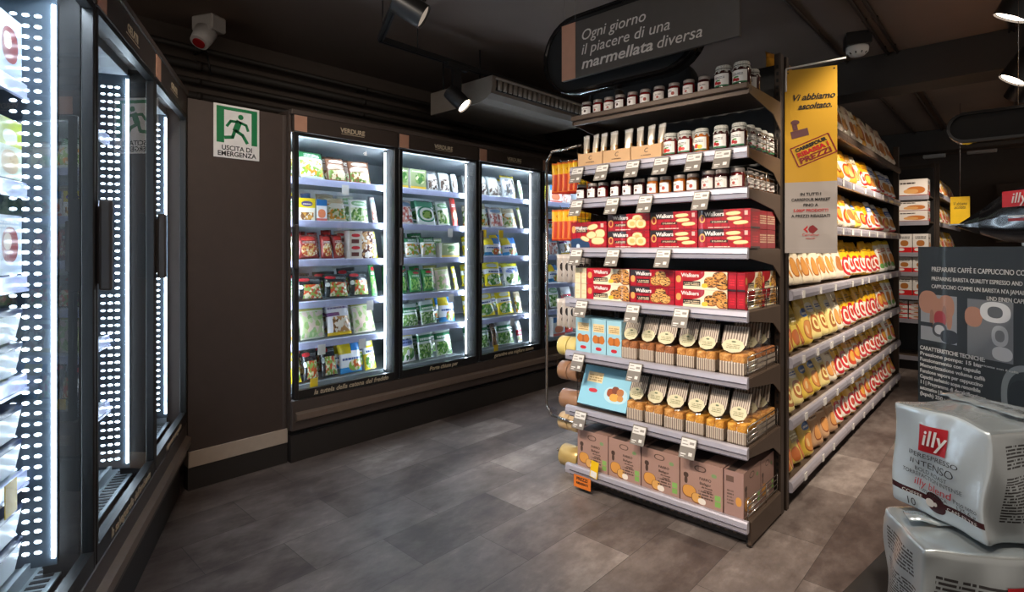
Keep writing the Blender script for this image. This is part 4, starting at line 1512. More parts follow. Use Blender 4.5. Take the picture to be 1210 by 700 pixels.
# ------------------------------------------------------------------ bags on the aisle shelves
RING = lambda c1, c2: [('ell', .5, .34, .30, .20, c1), ('ell', .5, .34, .20, .13, c2), ('ell', .5, .34, .11, .07, c1)]
AB = {
    'cream': ('cream rusk', art('bag_cream', '#efe2c6', [('ell', .5, .74, .26, .08, '#d9cba8'), ('lines', .3, .70, .7, .78, '#8a5a30', 1), ('ell', .32, .34, .17, .20, '#a8652c'), ('ell', .32, .35, .15, .18, '#d8964a'), ('ell', .68, .32, .17, .20, '#a8652c'), ('ell', .68, .33, .15, .18, '#d8964a'), ('ell', .68, .33, .05, .06, '#efe2c6')], .32, .35)),
    'yellow': ('yellow biscuit', art('bag_yellow', '#e2c14e', [('rect', .0, .80, 1, 1, '#c7a53a'), ('ell', .5, .66, .30, .09, '#3f6fae'), ('lines', .28, .62, .72, .70, '#f2efe6', 1), ('ell', .5, .30, .34, .20, '#9a5a24'), ('ell', .5, .31, .31, .18, '#cf8a42'), ('ell', .36, .31, .09, .09, '#e3bd7c')], .3, .4)),
    'paleyellow': ('pale yellow pretzel biscuit', art('bag_pale_yellow', '#ecd98e', [('ell', .5, .70, .32, .11, '#f6f0dd'), ('lines', .26, .65, .74, .75, '#2f5fa8', 2)] + RING('#a8652c', '#ecd98e') + [('rect', 0, .9, 1, 1, '#d8c068')], .3, .4)),
    'olive': ('olive yellow long biscuit', art('bag_olive', '#d3b84e', [('rect', 0, .72, 1, 1, '#bda142'), ('rect', .2, .44, .8, .66, '#a58f3f'), ('lines', .25, .5, .75, .62, '#f2e8bd', 2), ('ell', .66, .24, .15, .22, '#9a4a20', 0), ('ell', .30, .20, .18, .16, '#b8642a'), ('ell', .66, .24, .10, .16, '#c9793a')], .3, .4)),
    'kraft': ('brown paper toast', art('bag_kraft', '#c69d76', [('rect', .15, .62, .85, .84, '#dcc09c'), ('lines', .22, .66, .78, .80, '#6b4a30', 2), ('ell', .5, .32, .26, .18, '#8a4a20'), ('ell', .5, .33, .23, .155, '#d29250')], .6, .05)),
    'ring': ('yellow-topped red ring', art('bag_ring', '#f1e6d8', [('rect', 0, .56, 1, 1, '#f0b81a'), ('ell', .5, .56, .5, .08, '#f0b81a')] + [('ell', .5, .32, .36, .25, '#c8202c'), ('ell', .5, .32, .25, .17, '#f4e8da'), ('ell', .5, .32, .15, .10, '#c8402c'), ('lines', .2, .70, .8, .82, '#7d5a10', 2), ('rect', 0, 0, 1, .05, '#d9a018')], .28, .45)),
    'orange': ('orange-topped fruit biscuit', art('bag_orange', '#f3e4cd', [('rect', 0, .62, 1, 1, '#eba617'), ('ell', .5, .34, .34, .22, '#d84a1e'), ('ell', .5, .36, .24, .14, '#efae4a'), ('lines', .2, .72, .8, .84, '#8a4a10', 2)], .28, .45)),
    'white': ('white and green cereal biscuit', art('bag_white', '#eeeade', [('ell', .5, .36, .30, .20, '#d88a36'), ('ell', .4, .2, .2, .08, '#5e9a3f'), ('rect', 0, .86, 1, 1, '#e9c73a'), ('lines', .2, .62, .8, .76, '#b83a2c', 2)], .3, .4)),
    'green': ('green organic biscuit', art('bag_green', '#8dbb58', [('rect', .12, .52, .88, .76, '#d9e6b0'), ('lines', .2, .56, .8, .72, '#3d6a28', 2), ('ell', .5, .26, .32, .18, '#c08a4a'), ('ell', .5, .27, .26, .14, '#e0b878')], .3, .4)),
    'cocoa': ('dark brown cocoa biscuit', art('bag_cocoa', '#6a4030', [('ell', .5, .66, .34, .12, '#e6d6bf'), ('lines', .28, .62, .72, .71, '#7a2020', 2), ('ell', .36, .28, .18, .15, '#2e1a14'), ('ell', .68, .26, .18, .15, '#3a221a'), ('ell', .36, .29, .08, .06, '#e0cdb2')], .3, .4)),
    'redbrown': ('amber and red biscuit', art('bag_amber', '#d89a2c', [('ell', .36, .40, .22, .24, '#8a4a1e'), ('ell', .38, .41, .17, .19, '#dcaa62'), ('ell', .76, .36, .16, .22, '#c2222a'), ('rect', 0, .84, 1, 1, '#b87c1e'), ('lines', .2, .68, .8, .80, '#f7ecd2', 2)], .3, .4)),
    'pale': ('pale pink wafer', art('bag_pale', '#e4d3c0', [('rect', 0, .7, 1, 1, '#cdb9a0'), ('ell', .5, .36, .3, .18, '#b3723c'), ('lines', .2, .74, .8, .86, '#8a3a3a', 2)], .3, .4)),
    'bluewhite': ('white and blue cracker', art('bag_blue_white', '#e9e7e4', [('rect', 0, .62, 1, .82, '#3f62a6'), ('lines', .15, .66, .85, .78, '#f2f2f2', 2), ('ell', .5, .34, .32, .18, '#c98a44'), ('rect', 0, 0, 1, .08, '#c22a30')], .3, .4)),
}
seqs = [
    ['redbrown', 'redbrown', 'redbrown', 'redbrown', 'green', 'green', 'pale', 'cream', 'pale', 'cream', 'redbrown', 'pale', 'cream', 'pale', 'pale', 'cream', 'pale', 'pale'],
    ['yellow', 'yellow', 'yellow', 'green', 'redbrown', 'redbrown', 'redbrown', 'orange', 'redbrown', 'cream', 'ring', 'orange', 'bluewhite', 'bluewhite', 'ring', 'bluewhite', 'bluewhite', 'bluewhite'],
    ['cream', 'cream', 'cocoa', 'cocoa', 'yellow', 'yellow', 'orange', 'orange', 'pale', 'yellow', 'orange', 'ring', 'bluewhite', 'ring', 'bluewhite', 'orange', 'bluewhite', 'bluewhite'],
    ['cream', 'cream', 'cream', 'cream', 'cream', 'cream', 'pale', 'ring', 'ring', 'ring', 'ring', 'ring', 'ring', 'ring', 'white', 'white', 'white', 'white'],
    ['olive', 'olive', 'yellow', 'paleyellow', 'paleyellow', 'paleyellow', 'cream', 'ring', 'ring', 'ring', 'ring', 'ring', 'ring', 'ring', 'orange', 'orange', 'white', 'white'],
    ['paleyellow', 'paleyellow', 'yellow', 'yellow', 'paleyellow', 'cream', 'ring', 'ring', 'orange', 'orange', 'ring', 'ring', 'ring', 'ring', 'ring', 'orange', 'white', 'orange'],
    ['olive', 'olive', 'yellow', 'kraft', 'kraft', 'kraft', 'ring', 'ring', 'ring', 'ring', 'orange', 'orange', 'ring', 'ring', 'ring', 'ring', 'orange', 'orange'],
]
shn = ['highest', 'second-highest', 'third-highest', 'middle', 'third-lowest', 'second-lowest', 'bottom']
cat_of = {'cream': 'rusk bag'}
rnd = random.Random(11)
cnt = {}
for k, seq in enumerate(seqs):
    y = GY0 + 0.125
    z = GZ[k] + 0.002
    for j, ty in enumerate(seq):
        wd = 0.172
        if y + wd / 2 > GY1 - 0.05:
            break
        h = rnd.uniform(0.245, 0.280) * (0.86 if k in (1, 2) else 1.0) * (0.92 if ty in ('ring', 'bluewhite') and k > 2 else 1)
        h = min(h, (GZ[k - 1] - z if k else 0.4) - 0.066)
        ln = rnd.uniform(4, 13)
        dp = 0.105
        desc, mm = AB[ty]
        xx = GXR - 0.012 - dp / 2
        kind = 'stand'
        cnt[(k, ty)] = cnt.get((k, ty), -1) + 1
        bag('biscuit_bag', f'{desc} bag, {shn[k]} aisle shelf, {ORD[j]} from the hanging yellow banner', 'bag', mm, kind,
            (xx, y, z + dp / 2 * math.sin(R(ln)) + .003), (wd * 0.97, dp, h), 90 - rnd.uniform(0, 9), ln, 'bags on the aisle shelves', (j * 3 + k) % 4)
        if j % 1 == 0 and k >= 3 and j < 9:
            bag('biscuit_bag', f'back-row {desc} bag, {shn[k]} aisle shelf, {ORD[j]} from the hanging yellow banner', 'bag', mm, kind,
                (xx - 0.16, y + 0.006, z + dp / 2 * math.sin(R(6)) + .003), (wd * 0.97, dp, h * .99), 90, 6, 'bags on the aisle shelves', (j + k) % 4)
        y += wd + 0.001

# ------------------------------------------------------------------ hanging yellow banner at the aisle entrance
bx, by = 1.2766, 2.6          # lateral, depth of its left edge from the camera
bl_ = Vector((C_ * bx - S_ * by, S_ * bx + C_ * by, 0))
bang = math.degrees(math.atan2(S_ * .913 - C_ * .4077, C_ * .913 + S_ * .4077))
BW, BT, BB = 0.212, 2.075, 1.226
ban = thing('hanging_banner', 'tall yellow and grey banner hanging from a white rod at the aisle entrance', 'sign', (bl_.x + 0.020, bl_.y - 0.026, BB), bang)
BH = BT - BB
M['bannerfront'] = art('banner_print', '#a39c97', [('rect', 0, .385, 1, 1, '#c4951a'), ('rect', 0.03, .025, .97, .028, '#a8a09c')], 0.5, 0)
bm = bmesh.new()
bm_box(bm, 0, BW, 0, 0.003, 0, BH, 0.0)
obj('board', bm, M['bannerfront'], ban)
bm = bmesh.new()
rodp = [(0.004, -0.008, BH - 0.10), (0.004, -0.008, BH - 0.03), (0.005, -0.004, BH + 0.003), (0.008, 0.004, BH + 0.011), (BW + 0.035, 0.004, BH + 0.030)]
bm_path(bm, rodp, 0.0045, 8)
rod = obj('rod', bm, M['white'], ban)
for xx in (0.012, BW - 0.012):
    bm = bmesh.new()
    bmesh.ops.create_circle(bm, cap_ends=True, radius=0.004, segments=10, matrix=Matrix.Translation((xx, -0.0008, BH - 0.012)) @ Matrix.Rotation(R(90), 4, 'X'))
    obj('eyelet', bm, M['ink'], ban)
cxb = BW / 2


def btxt(s, size, m, xf, zf, w_=None, **kw):
    text(s, size, m, ban, (BW * xf, -0.0008, BH * zf), width=w_, ext=0.0003, **kw)


btxt('Vi abbiamo', 0.040, M['ink'], .54, .845, BW * .80, shear=0.35, bold=0.0008)
btxt('ascoltato.', 0.040, M['ink'], .58, .795, BW * .64, shear=0.35, bold=0.0008)
# ink stamp drawing
bm = bmesh.new()
def banbox(bm, cx, cz, wd, ht, ang, y=-0.0006):
    c, s = math.cos(R(ang)), math.sin(R(ang))
    bm.faces.new([bm.verts.new((cx + c * a - s * b, y, cz + s * a + c * b)) for a, b in ((-wd / 2, -ht / 2), (wd / 2, -ht / 2), (wd / 2, ht / 2), (-wd / 2, ht / 2))])
zc = BH * .665
banbox(bm, BW * .29, zc - 0.012, 0.072, 0.034, 12)
banbox(bm, BW * .20, zc + 0.018, 0.020, 0.03, 12)
ell_poly(bm, BW * .20, zc + 0.040, 0.018, 0.012, -0.0006, 14)
obj('stamp_picture', bm, plain('stamp_plum', '#5e3a3c', .5), ban)
bm = bmesh.new()
zc = BH * .555
for (wd, ht, col_) in ((0.165, 0.092, 0),):
    c, s = math.cos(R(22)), math.sin(R(22))
    for (ox, oz, ww, hh) in ((0, ht / 2, wd, .005), (0, -ht / 2, wd, .005), (-wd / 2, 0, .005, ht), (wd / 2, 0, .005, ht)):
        banbox(bm, BW * .55 + c * ox - s * oz, zc + s * ox + c * oz, ww, hh, 22)
obj('stamp_frame', bm, M['darkred'], ban)
for s_, sz, dz, m_ in (('CARREFOUR', 0.021, 0.028, M['ink']), ('RIBASSA I', 0.028, 0.003, M['red']), ('PREZZI', 0.034, -0.026, M['darkred'])):
    c, s = math.cos(R(22)), math.sin(R(22))
    put('lettering', text_mesh(s_, sz, m_, bold=0.0012, ext=0.0003, width=0.135), ban, (BW * .55 - s * dz, -0.0008, zc + c * dz), (R(90), R(-22), 0))
for i, (s_, m_) in enumerate((('IN TUTTI I', M['ink']), ('CARREFOUR MARKET', M['ink']), ('FINO A', M['ink']), ('5.000* PRODOTTI', M['red']), ('A PREZZI RIBASSATI', M['ink']))):
    btxt(s_, 0.0185, m_, .5, .318 - i * .0295, None if i in (0, 2) else BW * (.74 if i == 1 else .66 if i == 3 else .74), bold=0.0004)
# emblem: two facing arrows with a gap between
bm = bmesh.new()
zc = BH * .128
bm.faces.new([bm.verts.new((cxb + a, -0.0006, zc + b)) for a, b in ((-0.030, 0), (-0.012, 0.018), (-0.012, 0.007), (-0.020, 0), (-0.012, -0.007), (-0.012, -0.018))])
obj('emblem', bm, M['red'], ban)
bm = bmesh.new()
n = 16
pts = [(0.030, 0), (0.010, 0.020), (-0.004, 0.014), (-0.010, 0.0), (-0.004, -0.014), (0.010, -0.020)]
bm.faces.new([bm.verts.new((cxb + a, -0.0006, zc + b)) for a, b in pts])
obj('emblem', bm, M['darkred'], ban)
btxt('Carrefour', 0.017, M['red'], .5, .098, None)
btxt('MARKET', 0.010, M['red'], .5, .079, None)

# ------------------------------------------------------------------ goods in the wall freezer
def vg(c1, c2, c3, s=16):
    return ('food', c1, c2, c3, s)


G1, G2, G3 = '#3f7a34', '#79a852', '#d9e3c2'
FB = {
    'greenwhite': ('green-topped vegetable', art('frozen_green_white', '#e6ede2', [('rect', 0, .72, 1, 1, '#2f7a45'), ('rect', .05, .08, .95, .62, vg('#e8e4d4', '#86a83e', '#d9902e', 9)), ('lines', .2, .76, .8, .9, '#eef2e8', 2)], .25, .5)),
    'brownbag': ('brown mushroom', art('frozen_brown', '#7d5540', [('ell', .5, .80, .36, .08, '#e6ddd0'), ('lines', .3, .77, .7, .83, '#7d2a2a', 1), ('ell', .45, .56, .42, .12, '#b49a86'), ('rect', .05, .05, .95, .42, vg('#5f7a30', '#d9c9a4', '#8a5a34', 10)), ('ell', .66, .28, .22, .16, '#e6dcb4')], .25, .5)),
    'yellowbox': ('yellow breaded fish', art('frozen_yellow_box', '#eeeadf', [('rect', 0, .58, 1, 1, '#e9d11e'), ('ell', .5, .76, .34, .11, '#4b3f8a'), ('lines', .24, .72, .76, .80, '#efe9c8', 1), ('rect', .1, .05, .9, .38, vg('#8a5a2a', '#d9a34a', '#e9e2cf', 8))], .3, .3)),
    'bluewhite': ('blue and white fish', art('frozen_blue_white', '#eef0f2', [('rect', 0, .72, 1, 1, '#2f7fc4'), ('ell', .5, .36, .36, .2, '#e2845a'), ('rect', 0, 0, 1, .14, '#d96a5a')], .3, .3)),
    'creamveg': ('clear mixed vegetable', art('frozen_cream_veg', '#d5cdb0', [('rect', 0, .05, 1, .70, vg('#6f8f3e', '#d9d6b8', '#cf8a2e', 9)), ('ell', .5, .82, .4, .10, '#b7a98a'), ('ell', .5, .60, .44, .12, '#e6e6da')], .2, .6)),
    'whitegreen': ('white and green vegetable', art('frozen_white_green', '#e3e8e0', [('rect', .05, .04, .95, .58, vg('#4f7f3a', '#cfd9b4', '#9ab86a', 11)), ('ell', .5, .78, .40, .12, '#7fae7f'), ('lines', .2, .74, .8, .83, '#e8efe6', 2)], .22, .55)),
    'red': ('red and brown ready meal', art('frozen_red', '#8a2a24', [('ell', .5, .82, .32, .09, '#d9362c'), ('ell', .52, .34, .38, .26, vg('#d9b06a', '#b5562c', '#efe0bd', 12)), ('lines', .2, .62, .8, .72, '#f0e6dc', 2)], .25, .5)),
    'orangebox': ('orange and red', art('frozen_orange_box', '#e89a2c', [('rect', 0, 0, 1, .45, '#c9342a'), ('ell', .5, .70, .36, .14, '#f2c23a')], .3, .3)),
    'dotbox': ('cream coffee-bean patterned', art('frozen_dot_box', '#d9cfc2', [('rect', .52, 0, 1, 1, vg('#efe8dd', '#5a2f22', '#c79a6a', 12)), ('ell', .26, .84, .18, .06, '#c8202a'), ('ell', .26, .40, .18, .06, '#c8202a'), ('rect', .08, .56, .40, .70, '#5a2620'), ('rect', .08, .10, .40, .24, '#5a2620')], .3, .3)),
    'black': ('black red-badged vegetable', art('frozen_black', '#24282a', [('ell', .28, .84, .22, .075, '#c8262e'), ('lines', .5, .78, .92, .88, '#8f9698', 2), ('rect', .22, .04, 1, .62, vg('#86a24a', '#c9522c', '#e2d9b6', 10)), ('ell', .13, .52, .08, .09, '#cfd4d2')], .22, .5)),
    'green': ('deep green spinach', art('frozen_green', '#3a8a45', [('ell', .6, .84, .26, .06, '#c8262e'), ('rect', .1, .08, .9, .60, vg('#6fae4a', '#a9cf7a', '#2f7a3a', 10)), ('lines', .2, .66, .8, .76, '#e6f0e0', 2)], .22, .55)),
    'pinkgreen': ('pale artichoke', art('frozen_pink_green', '#d3d3ba', [('rect', .05, .05, .95, .85, vg('#b9c492', '#d9c2b4', '#8fae6a', 7)), ('rect', 0, .88, 1, 1, '#9a9a4a')], .2, .6)),
    'purple': ('purple-striped mushroom', art('frozen_purple', '#ece8ec', [('rect', 0, .84, 1, 1, '#d6cfe0'), ('lines', .1, .86, .9, .96, '#6a5a8a', 1), ('rect', 0, .62, .5, .74, '#7a4a7a'), ('rect', .2, .05, .95, .60, vg('#b98a5a', '#e6dccb', '#7a5a3a', 8)), ('rect', 0, 0, 1, .10, '#d9b82c')], .22, .5)),
    'blueyellow': ('blue and yellow minestrone', art('frozen_blue_yellow', '#e8ecf2', [('rect', .45, .62, 1, 1, '#2a78c2'), ('rect', 0, .55, .5, 1, '#e6cc2a'), ('rect', 0, 0, 1, .16, '#3f8fc9'), ('ell', .66, .20, .30, .16, vg('#8fae4a', '#e6d9b4', '#c9622c', 10)), ('lines', .1, .36, .9, .48, '#2a4f96', 1)], .22, .5)),
    'yellowgreen': ('yellow and green pea', art('frozen_yellow_green', '#e6d22c', [('rect', .0, .50, 1, .70, '#eef0ea'), ('lines', .2, .54, .8, .66, '#3a4a7a', 1), ('ell', .5, .26, .40, .22, vg('#4f8a3a', '#8fb85a', '#e2e6c8', 10)), ('ell', .5, .84, .30, .08, '#d9ddc8')], .22, .5)),
    'whiteyellow': ('white and yellow leaf spinach', art('frozen_white_yellow', '#e9ece6', [('rect', 0, .84, 1, 1, '#d9d02c'), ('ell', .5, .62, .38, .10, '#8a9ad0'), ('lines', .2, .60, .8, .80, '#4a5a8a', 2), ('ell', .5, .26, .42, .22, vg('#3f7a34', '#9ab86a', '#e9ece6', 6))], .22, .5)),
    'silvergreen': ('clear green bean', art('frozen_silver_green', '#c9d3cf', [('rect', .05, .02, .95, .50, vg('#3f6f34', '#6f9a4a', '#b9c9a4', 14)), ('rect', 0, .58, 1, .80, '#2f7a4a'), ('lines', .1, .62, .9, .76, '#d9e6da', 1)], .15, .8)),
    'greybag': ('silver and dark seafood', art('frozen_grey', '#c3c6c6', [('rect', .05, .05, .95, .6, vg('#5a4a42', '#d9d4cc', '#8a827a', 8)), ('ell', .5, .78, .36, .10, '#e2e4e4')], .15, .8)),
    'yellowgrey': ('yellow-edged shellfish', art('frozen_yellow_grey', '#b9bcc0', [('rect', 0, .88, 1, 1, '#d9c22c'), ('rect', .88, 0, 1, 1, '#d9c22c'), ('rect', .1, .08, .85, .8, vg('#8a8a8e', '#d2d6da', '#5f5a56', 7))], .15, .8)),
    'pinkish': ('pink prawn', art('frozen_pink', '#dccdca', [('rect', .05, .05, .95, .66, vg('#d99a8a', '#efe2da', '#b9605a', 9)), ('ell', .5, .80, .4, .10, '#8fa9c9')], .2, .6)),
    'redbag': ('red pizza snack', art('frozen_red_bag', '#c23a34', [('ell', .5, .34, .36, .2, vg('#e6c27a', '#d9562c', '#efe6cf', 10)), ('lines', .15, .66, .85, .80, '#f2e6e0', 2)], .22, .5)),
    'bowlgreen': ('green bowl-picture vegetable', art('frozen_bowl', '#dfe8e4', [('rect', 0, .70, 1, 1, '#4f9a7a'), ('ell', .5, .40, .46, .32, '#3f8a6a'), ('ell', .5, .40, .38, .26, '#e9efe9'), ('ell', .5, .38, .26, .18, vg('#3f7a34', '#8fae5a', '#2f5a2a', 9))], .22, .5)),
    'olivebox': ('olive vegetable burger', art('frozen_olive_box', '#8f9a72', [('ell', .6, .55, .30, .26, vg('#3f6f34', '#6f8f4a', '#c9c9a4', 6)), ('rect', 0, 0, 1, .16, '#d9b03a'), ('lines', .1, .86, .9, .95, '#e6e9d9', 1)], .3, .3)),
    'whitered': ('white and red', art('frozen_white_red', '#e2e2e4', [('rect', 0, .30, 1, .56, '#b8263a'), ('lines', .1, .36, .9, .50, '#f2e6e8', 1), ('rect', .1, .05, .9, .25, vg('#8fae5a', '#d9d9d0', '#c9722c', 9))], .22, .5)),
    'darkbag': ('dark brown bean', art('frozen_dark_bag', '#4a352a', [('rect', .1, .1, .9, .6, vg('#5f3f2a', '#7a5a3a', '#36261c', 12)), ('lines', .2, .7, .8, .85, '#a98a6a', 2)], .2, .6)),
    'yellowstack': ('bright yellow stacked fish', art('frozen_yellow_stack', '#e6dc2c', [('lines', .1, .3, .9, .8, '#6a7a2a', 4), ('rect', 0, 0, 1, .2, '#e9ece6')], .3, .3)),
}
BOXES = {'yellowbox', 'dotbox', 'olivebox', 'orangebox', 'bluewhite', 'yellowstack'}
FI = [  # door, shelf, left px, right px, height px, kind
    (0, 0, 347, 355, 30, 'creamveg'), (0, 0, 356, 388, 32, 'greenwhite'), (0, 0, 390, 414, 27, 'brownbag'), (0, 0, 416, 442, 26, 'brownbag'), (0, 0, 444, 452, 26, 'whitegreen'),
    (0, 1, 345, 352, 24, 'whitegreen'), (0, 1, 353, 373, 27, 'yellowbox'), (0, 1, 374, 387, 26, 'bluewhite'), (0, 1, 390, 414, 26, 'creamveg'), (0, 1, 416, 440, 26, 'whitegreen'), (0, 1, 442, 452, 30, 'pinkish'),
    (0, 2, 345, 353, 26, 'creamveg'), (0, 2, 354, 381, 27, 'red'), (0, 2, 382, 396, 27, 'red'), (0, 2, 397, 411, 27, 'red'), (0, 2, 413, 441, 33, 'dotbox'), (0, 2, 442, 452, 30, 'yellowgreen'),
    (0, 3, 345, 352, 26, 'whitegreen'), (0, 3, 353, 385, 26, 'black'), (0, 3, 386, 415, 26, 'black'), (0, 3, 416, 440, 27, 'black'), (0, 3, 441, 452, 36, 'green'),
    (0, 4, 346, 355, 28, 'creamveg'), (0, 4, 357, 389, 36, 'pinkgreen'), (0, 4, 390, 420, 34, 'purple'), (0, 4, 421, 450, 34, 'pinkgreen'),
    (0, 5, 346, 359, 34, 'yellowgreen'), (0, 5, 361, 381, 34, 'black'), (0, 5, 383, 403, 34, 'black'), (0, 5, 405, 432, 38, 'blueyellow'), (0, 5, 434, 452, 34, 'yellowgreen'),
    (1, 0, 471, 483, 24, 'olivebox'), (1, 0, 485, 504, 24, 'olivebox'), (1, 0, 509, 522, 20, 'greybag'), (1, 0, 523, 536, 22, 'greybag'), (1, 0, 537, 550, 22, 'greybag'),
    (1, 1, 471, 493, 27, 'pinkish'), (1, 1, 496, 519, 27, 'bowlgreen'), (1, 1, 521, 536, 27, 'whitegreen'), (1, 1, 537, 551, 32, 'redbag'),
    (1, 2, 470, 480, 22, 'whitegreen'), (1, 2, 482, 500, 22, 'greenwhite'), (1, 2, 501, 520, 22, 'greenwhite'), (1, 2, 522, 543, 17, 'olivebox'), (1, 2, 544, 552, 20, 'pinkish'),
    (1, 3, 470, 485, 29, 'green'), (1, 3, 487, 502, 25, 'green'), (1, 3, 503, 517, 25, 'green'), (1, 3, 519, 537, 26, 'pinkgreen'), (1, 3, 539, 551, 26, 'yellowgreen'),
    (1, 4, 470, 477, 26, 'silvergreen'), (1, 4, 478, 499, 26, 'silvergreen'), (1, 4, 501, 520, 27, 'silvergreen'), (1, 4, 522, 542, 33, 'blueyellow'), (1, 4, 543, 552, 26, 'yellowgreen'),
    (1, 5, 471, 496, 34, 'whiteyellow'), (1, 5, 498, 517, 33, 'silvergreen'), (1, 5, 519, 539, 31, 'silvergreen'), (1, 5, 541, 552, 30, 'greybag'),
    (2, 0, 565, 580, 23, 'greybag'), (2, 0, 581, 596, 23, 'greybag'), (2, 0, 597, 614, 26, 'yellowgrey'), (2, 0, 616, 630, 22, 'whitegreen'),
    (2, 1, 565, 581, 27, 'creamveg'), (2, 1, 583, 599, 22, 'pinkish'), (2, 1, 600, 615, 22, 'creamveg'), (2, 1, 616, 630, 24, 'pinkgreen'),
    (2, 2, 565, 575, 18, 'yellowgreen'), (2, 2, 576, 596, 20, 'blueyellow'), (2, 2, 597, 616, 20, 'blueyellow'), (2, 2, 618, 630, 24, 'redbag'),
    (2, 3, 564, 575, 24, 'yellowgreen'), (2, 3, 576, 598, 27, 'yellowgreen'), (2, 3, 600, 620, 24, 'whiteyellow'), (2, 3, 621, 630, 22, 'yellowgreen'),
    (2, 4, 564, 590, 26, 'yellowgreen'), (2, 4, 592, 611, 26, 'yellowgreen'), (2, 4, 613, 630, 24, 'creamveg'),
    (2, 5, 565, 583, 28, 'silvergreen'), (2, 5, 584, 590, 26, 'darkbag'), (2, 5, 591, 612, 26, 'silvergreen'), (2, 5, 614, 630, 24, 'whitered'),
    (3, 0, 640, 648, 20, 'yellowstack'), (3, 0, 650, 664, 20, 'bluewhite'), (3, 0, 666, 680, 20, 'pinkish'),
    (3, 1, 640, 648, 20, 'yellowbox'), (3, 1, 650, 664, 20, 'whitered'), (3, 1, 666, 680, 20, 'bluewhite'),
    (3, 2, 640, 650, 20, 'yellowgreen'), (3, 2, 652, 664, 20, 'pinkish'), (3, 2, 666, 680, 20, 'purple'),
    (3, 3, 640, 650, 22, 'redbag'), (3, 3, 652, 664, 20, 'blueyellow'), (3, 3, 666, 680, 20, 'whitegreen'),
    (3, 4, 640, 651, 24, 'redbag'), (3, 4, 653, 666, 24, 'whitegreen'), (3, 4, 668, 680, 24, 'whitered'),
    (3, 5, 640, 652, 22, 'whitered'), (3, 5, 654, 668, 22, 'bluewhite'), (3, 5, 670, 682, 22, 'redbag'),
]
rnd = random.Random(5)
fcount = {}
drn = ['first', 'second', 'third', 'fourth']
BXM = {}
for (dr, rw, pa_, pb_, hp, ty) in FI:
    Xf = FX - 0.150
    a, b = onX(pa_, 300, Xf), onX(pb_, 300, Xf)
    lo_, hi_ = max(a.y, YE[dr] + 0.032), min(b.y, YE[dr + 1] - 0.034)
    wd = hi_ - lo_
    yc = (lo_ + hi_) / 2
    if wd < 0.035:
        continue
    dep = -S_ * Xf + C_ * yc
    h = hp * dep / F_PX
    z = SH[rw] + 0.002
    fcount[(dr, rw)] = fcount.get((dr, rw), -1) + 1
    j = fcount[(dr, rw)]
    desc, mm = FB[ty]
    word = 'box' if ty in BOXES else 'bag'
    lab = f'{desc} {word}, {drn[dr]} freezer door, {ORD[rw]} shelf down, {ORD[j]} from the handle'
    if ty in BOXES:
        carton('frozen_food_box', lab, 'box', (Xf - 0.002, yc, z), (wd - .004, 0.07, h), (mm, M['offwhite'], M['offwhite']), 90, 'goods in the wall freezer', 0)
    else:
        dp = min(0.06, wd * .55)
        ln = rnd.uniform(11, 17)
        bag('frozen_food_bag', lab, 'bag', mm, 'pillow', (Xf - 0.005 - dp / 2, yc, z + dp / 2 * math.sin(R(ln)) + 0.002), (wd * 0.97, dp, h / math.cos(R(ln)) * 1.04), 90 + rnd.uniform(-3, 3), ln, 'goods in the wall freezer', (j + rw * 2 + dr) % 4, roll=rnd.uniform(-2.5, 2.5))
    if dr < 3 and wd > 0.07:
        bag('frozen_food_bag', f'back-row {desc} {word}, {drn[dr]} freezer door, {ORD[rw]} shelf down, {ORD[j]} along', 'bag', mm, 'pillow',
            (Xf - 0.19, yc, z + 0.012), (wd * 0.90, 0.050, min(0.185, h * rnd.uniform(1.12, 1.34))), 90 + rnd.uniform(-5, 5), 8, 'goods in the wall freezer', (j + rw) % 4, roll=rnd.uniform(-3, 3))
# small labels clipped on the freezer rails
for i, (dr, rw, px, m_, nm) in enumerate([(0, 0, 408, 'tagwhite', 'pale blue'), (0, 3, 437, 'white', 'white'), (0, 4, 380, 'white', 'white'), (0, 4, 428, 'white', 'white'), (1, 1, 532, 'white', 'white'), (1, 3, 533, 'white', 'white'), (2, 4, 605, 'white', 'white'),
                                          (0, 5, 371, 'yellow', 'yellow'), (2, 1, 572, 'yellow', 'yellow'), (2, 1, 592, 'yellow', 'yellow'), (2, 5, 586, 'yellow', 'yellow')]):
    q = onX(px, 300, FX - 0.108)
    zz = SH[rw] - 0.05 if rw < 5 else 0.41
    o = boxo('freezer_tag', (-0.002, 0, -0.025, 0.025, -0.032, 0.032), M[m_])
    o.location = (FX - 0.1055, q.y, zz)
    tag(o, f'{nm} tag on the {ORD[rw]} shelf rail, {drn[dr]} freezer door' + (', nearer the mullion' if px in (428, 592) else ''), 'price tag', 'tags on freezer rails')

# ------------------------------------------------------------------ tubs and boxes in the left freezer (nearest door)
M['tubwhite'] = plain('tub_white', '#dfe6ec', 0.3, coat=0.3)
M['tubblue'] = plain('tub_lid_blue', '#22304e', 0.3, coat=0.3)
M['tubclear'] = plain('tub_clear', '#9fb0bd', 0.15, coat=0.6)
TB = {'cup': art('cup_box', '#c9d6c0', [('rect', 0, .55, 1, 1, '#b5c23a'), ('ell', .5, .7, .3, .12, '#e9e6d8'), ('ell', .5, .28, .36, .2, '#c9b08a')], .3, .3),
      'cones': art('cone_box', '#b9c6d6', [('ell', .5, .5, .34, .3, '#8a3a3a'), ('ell', .4, .56, .16, .14, '#d9c6b4'), ('lines', .1, .8, .9, .92, '#f2f2f2', 2)], .3, .3)}


def fz(s_local, dy, z):        # place in the left freezer: along its length, in from the door plane
    return (LO[0] + ex * s_local - ey * dy, LO[1] + ey * s_local + ex * dy, z)


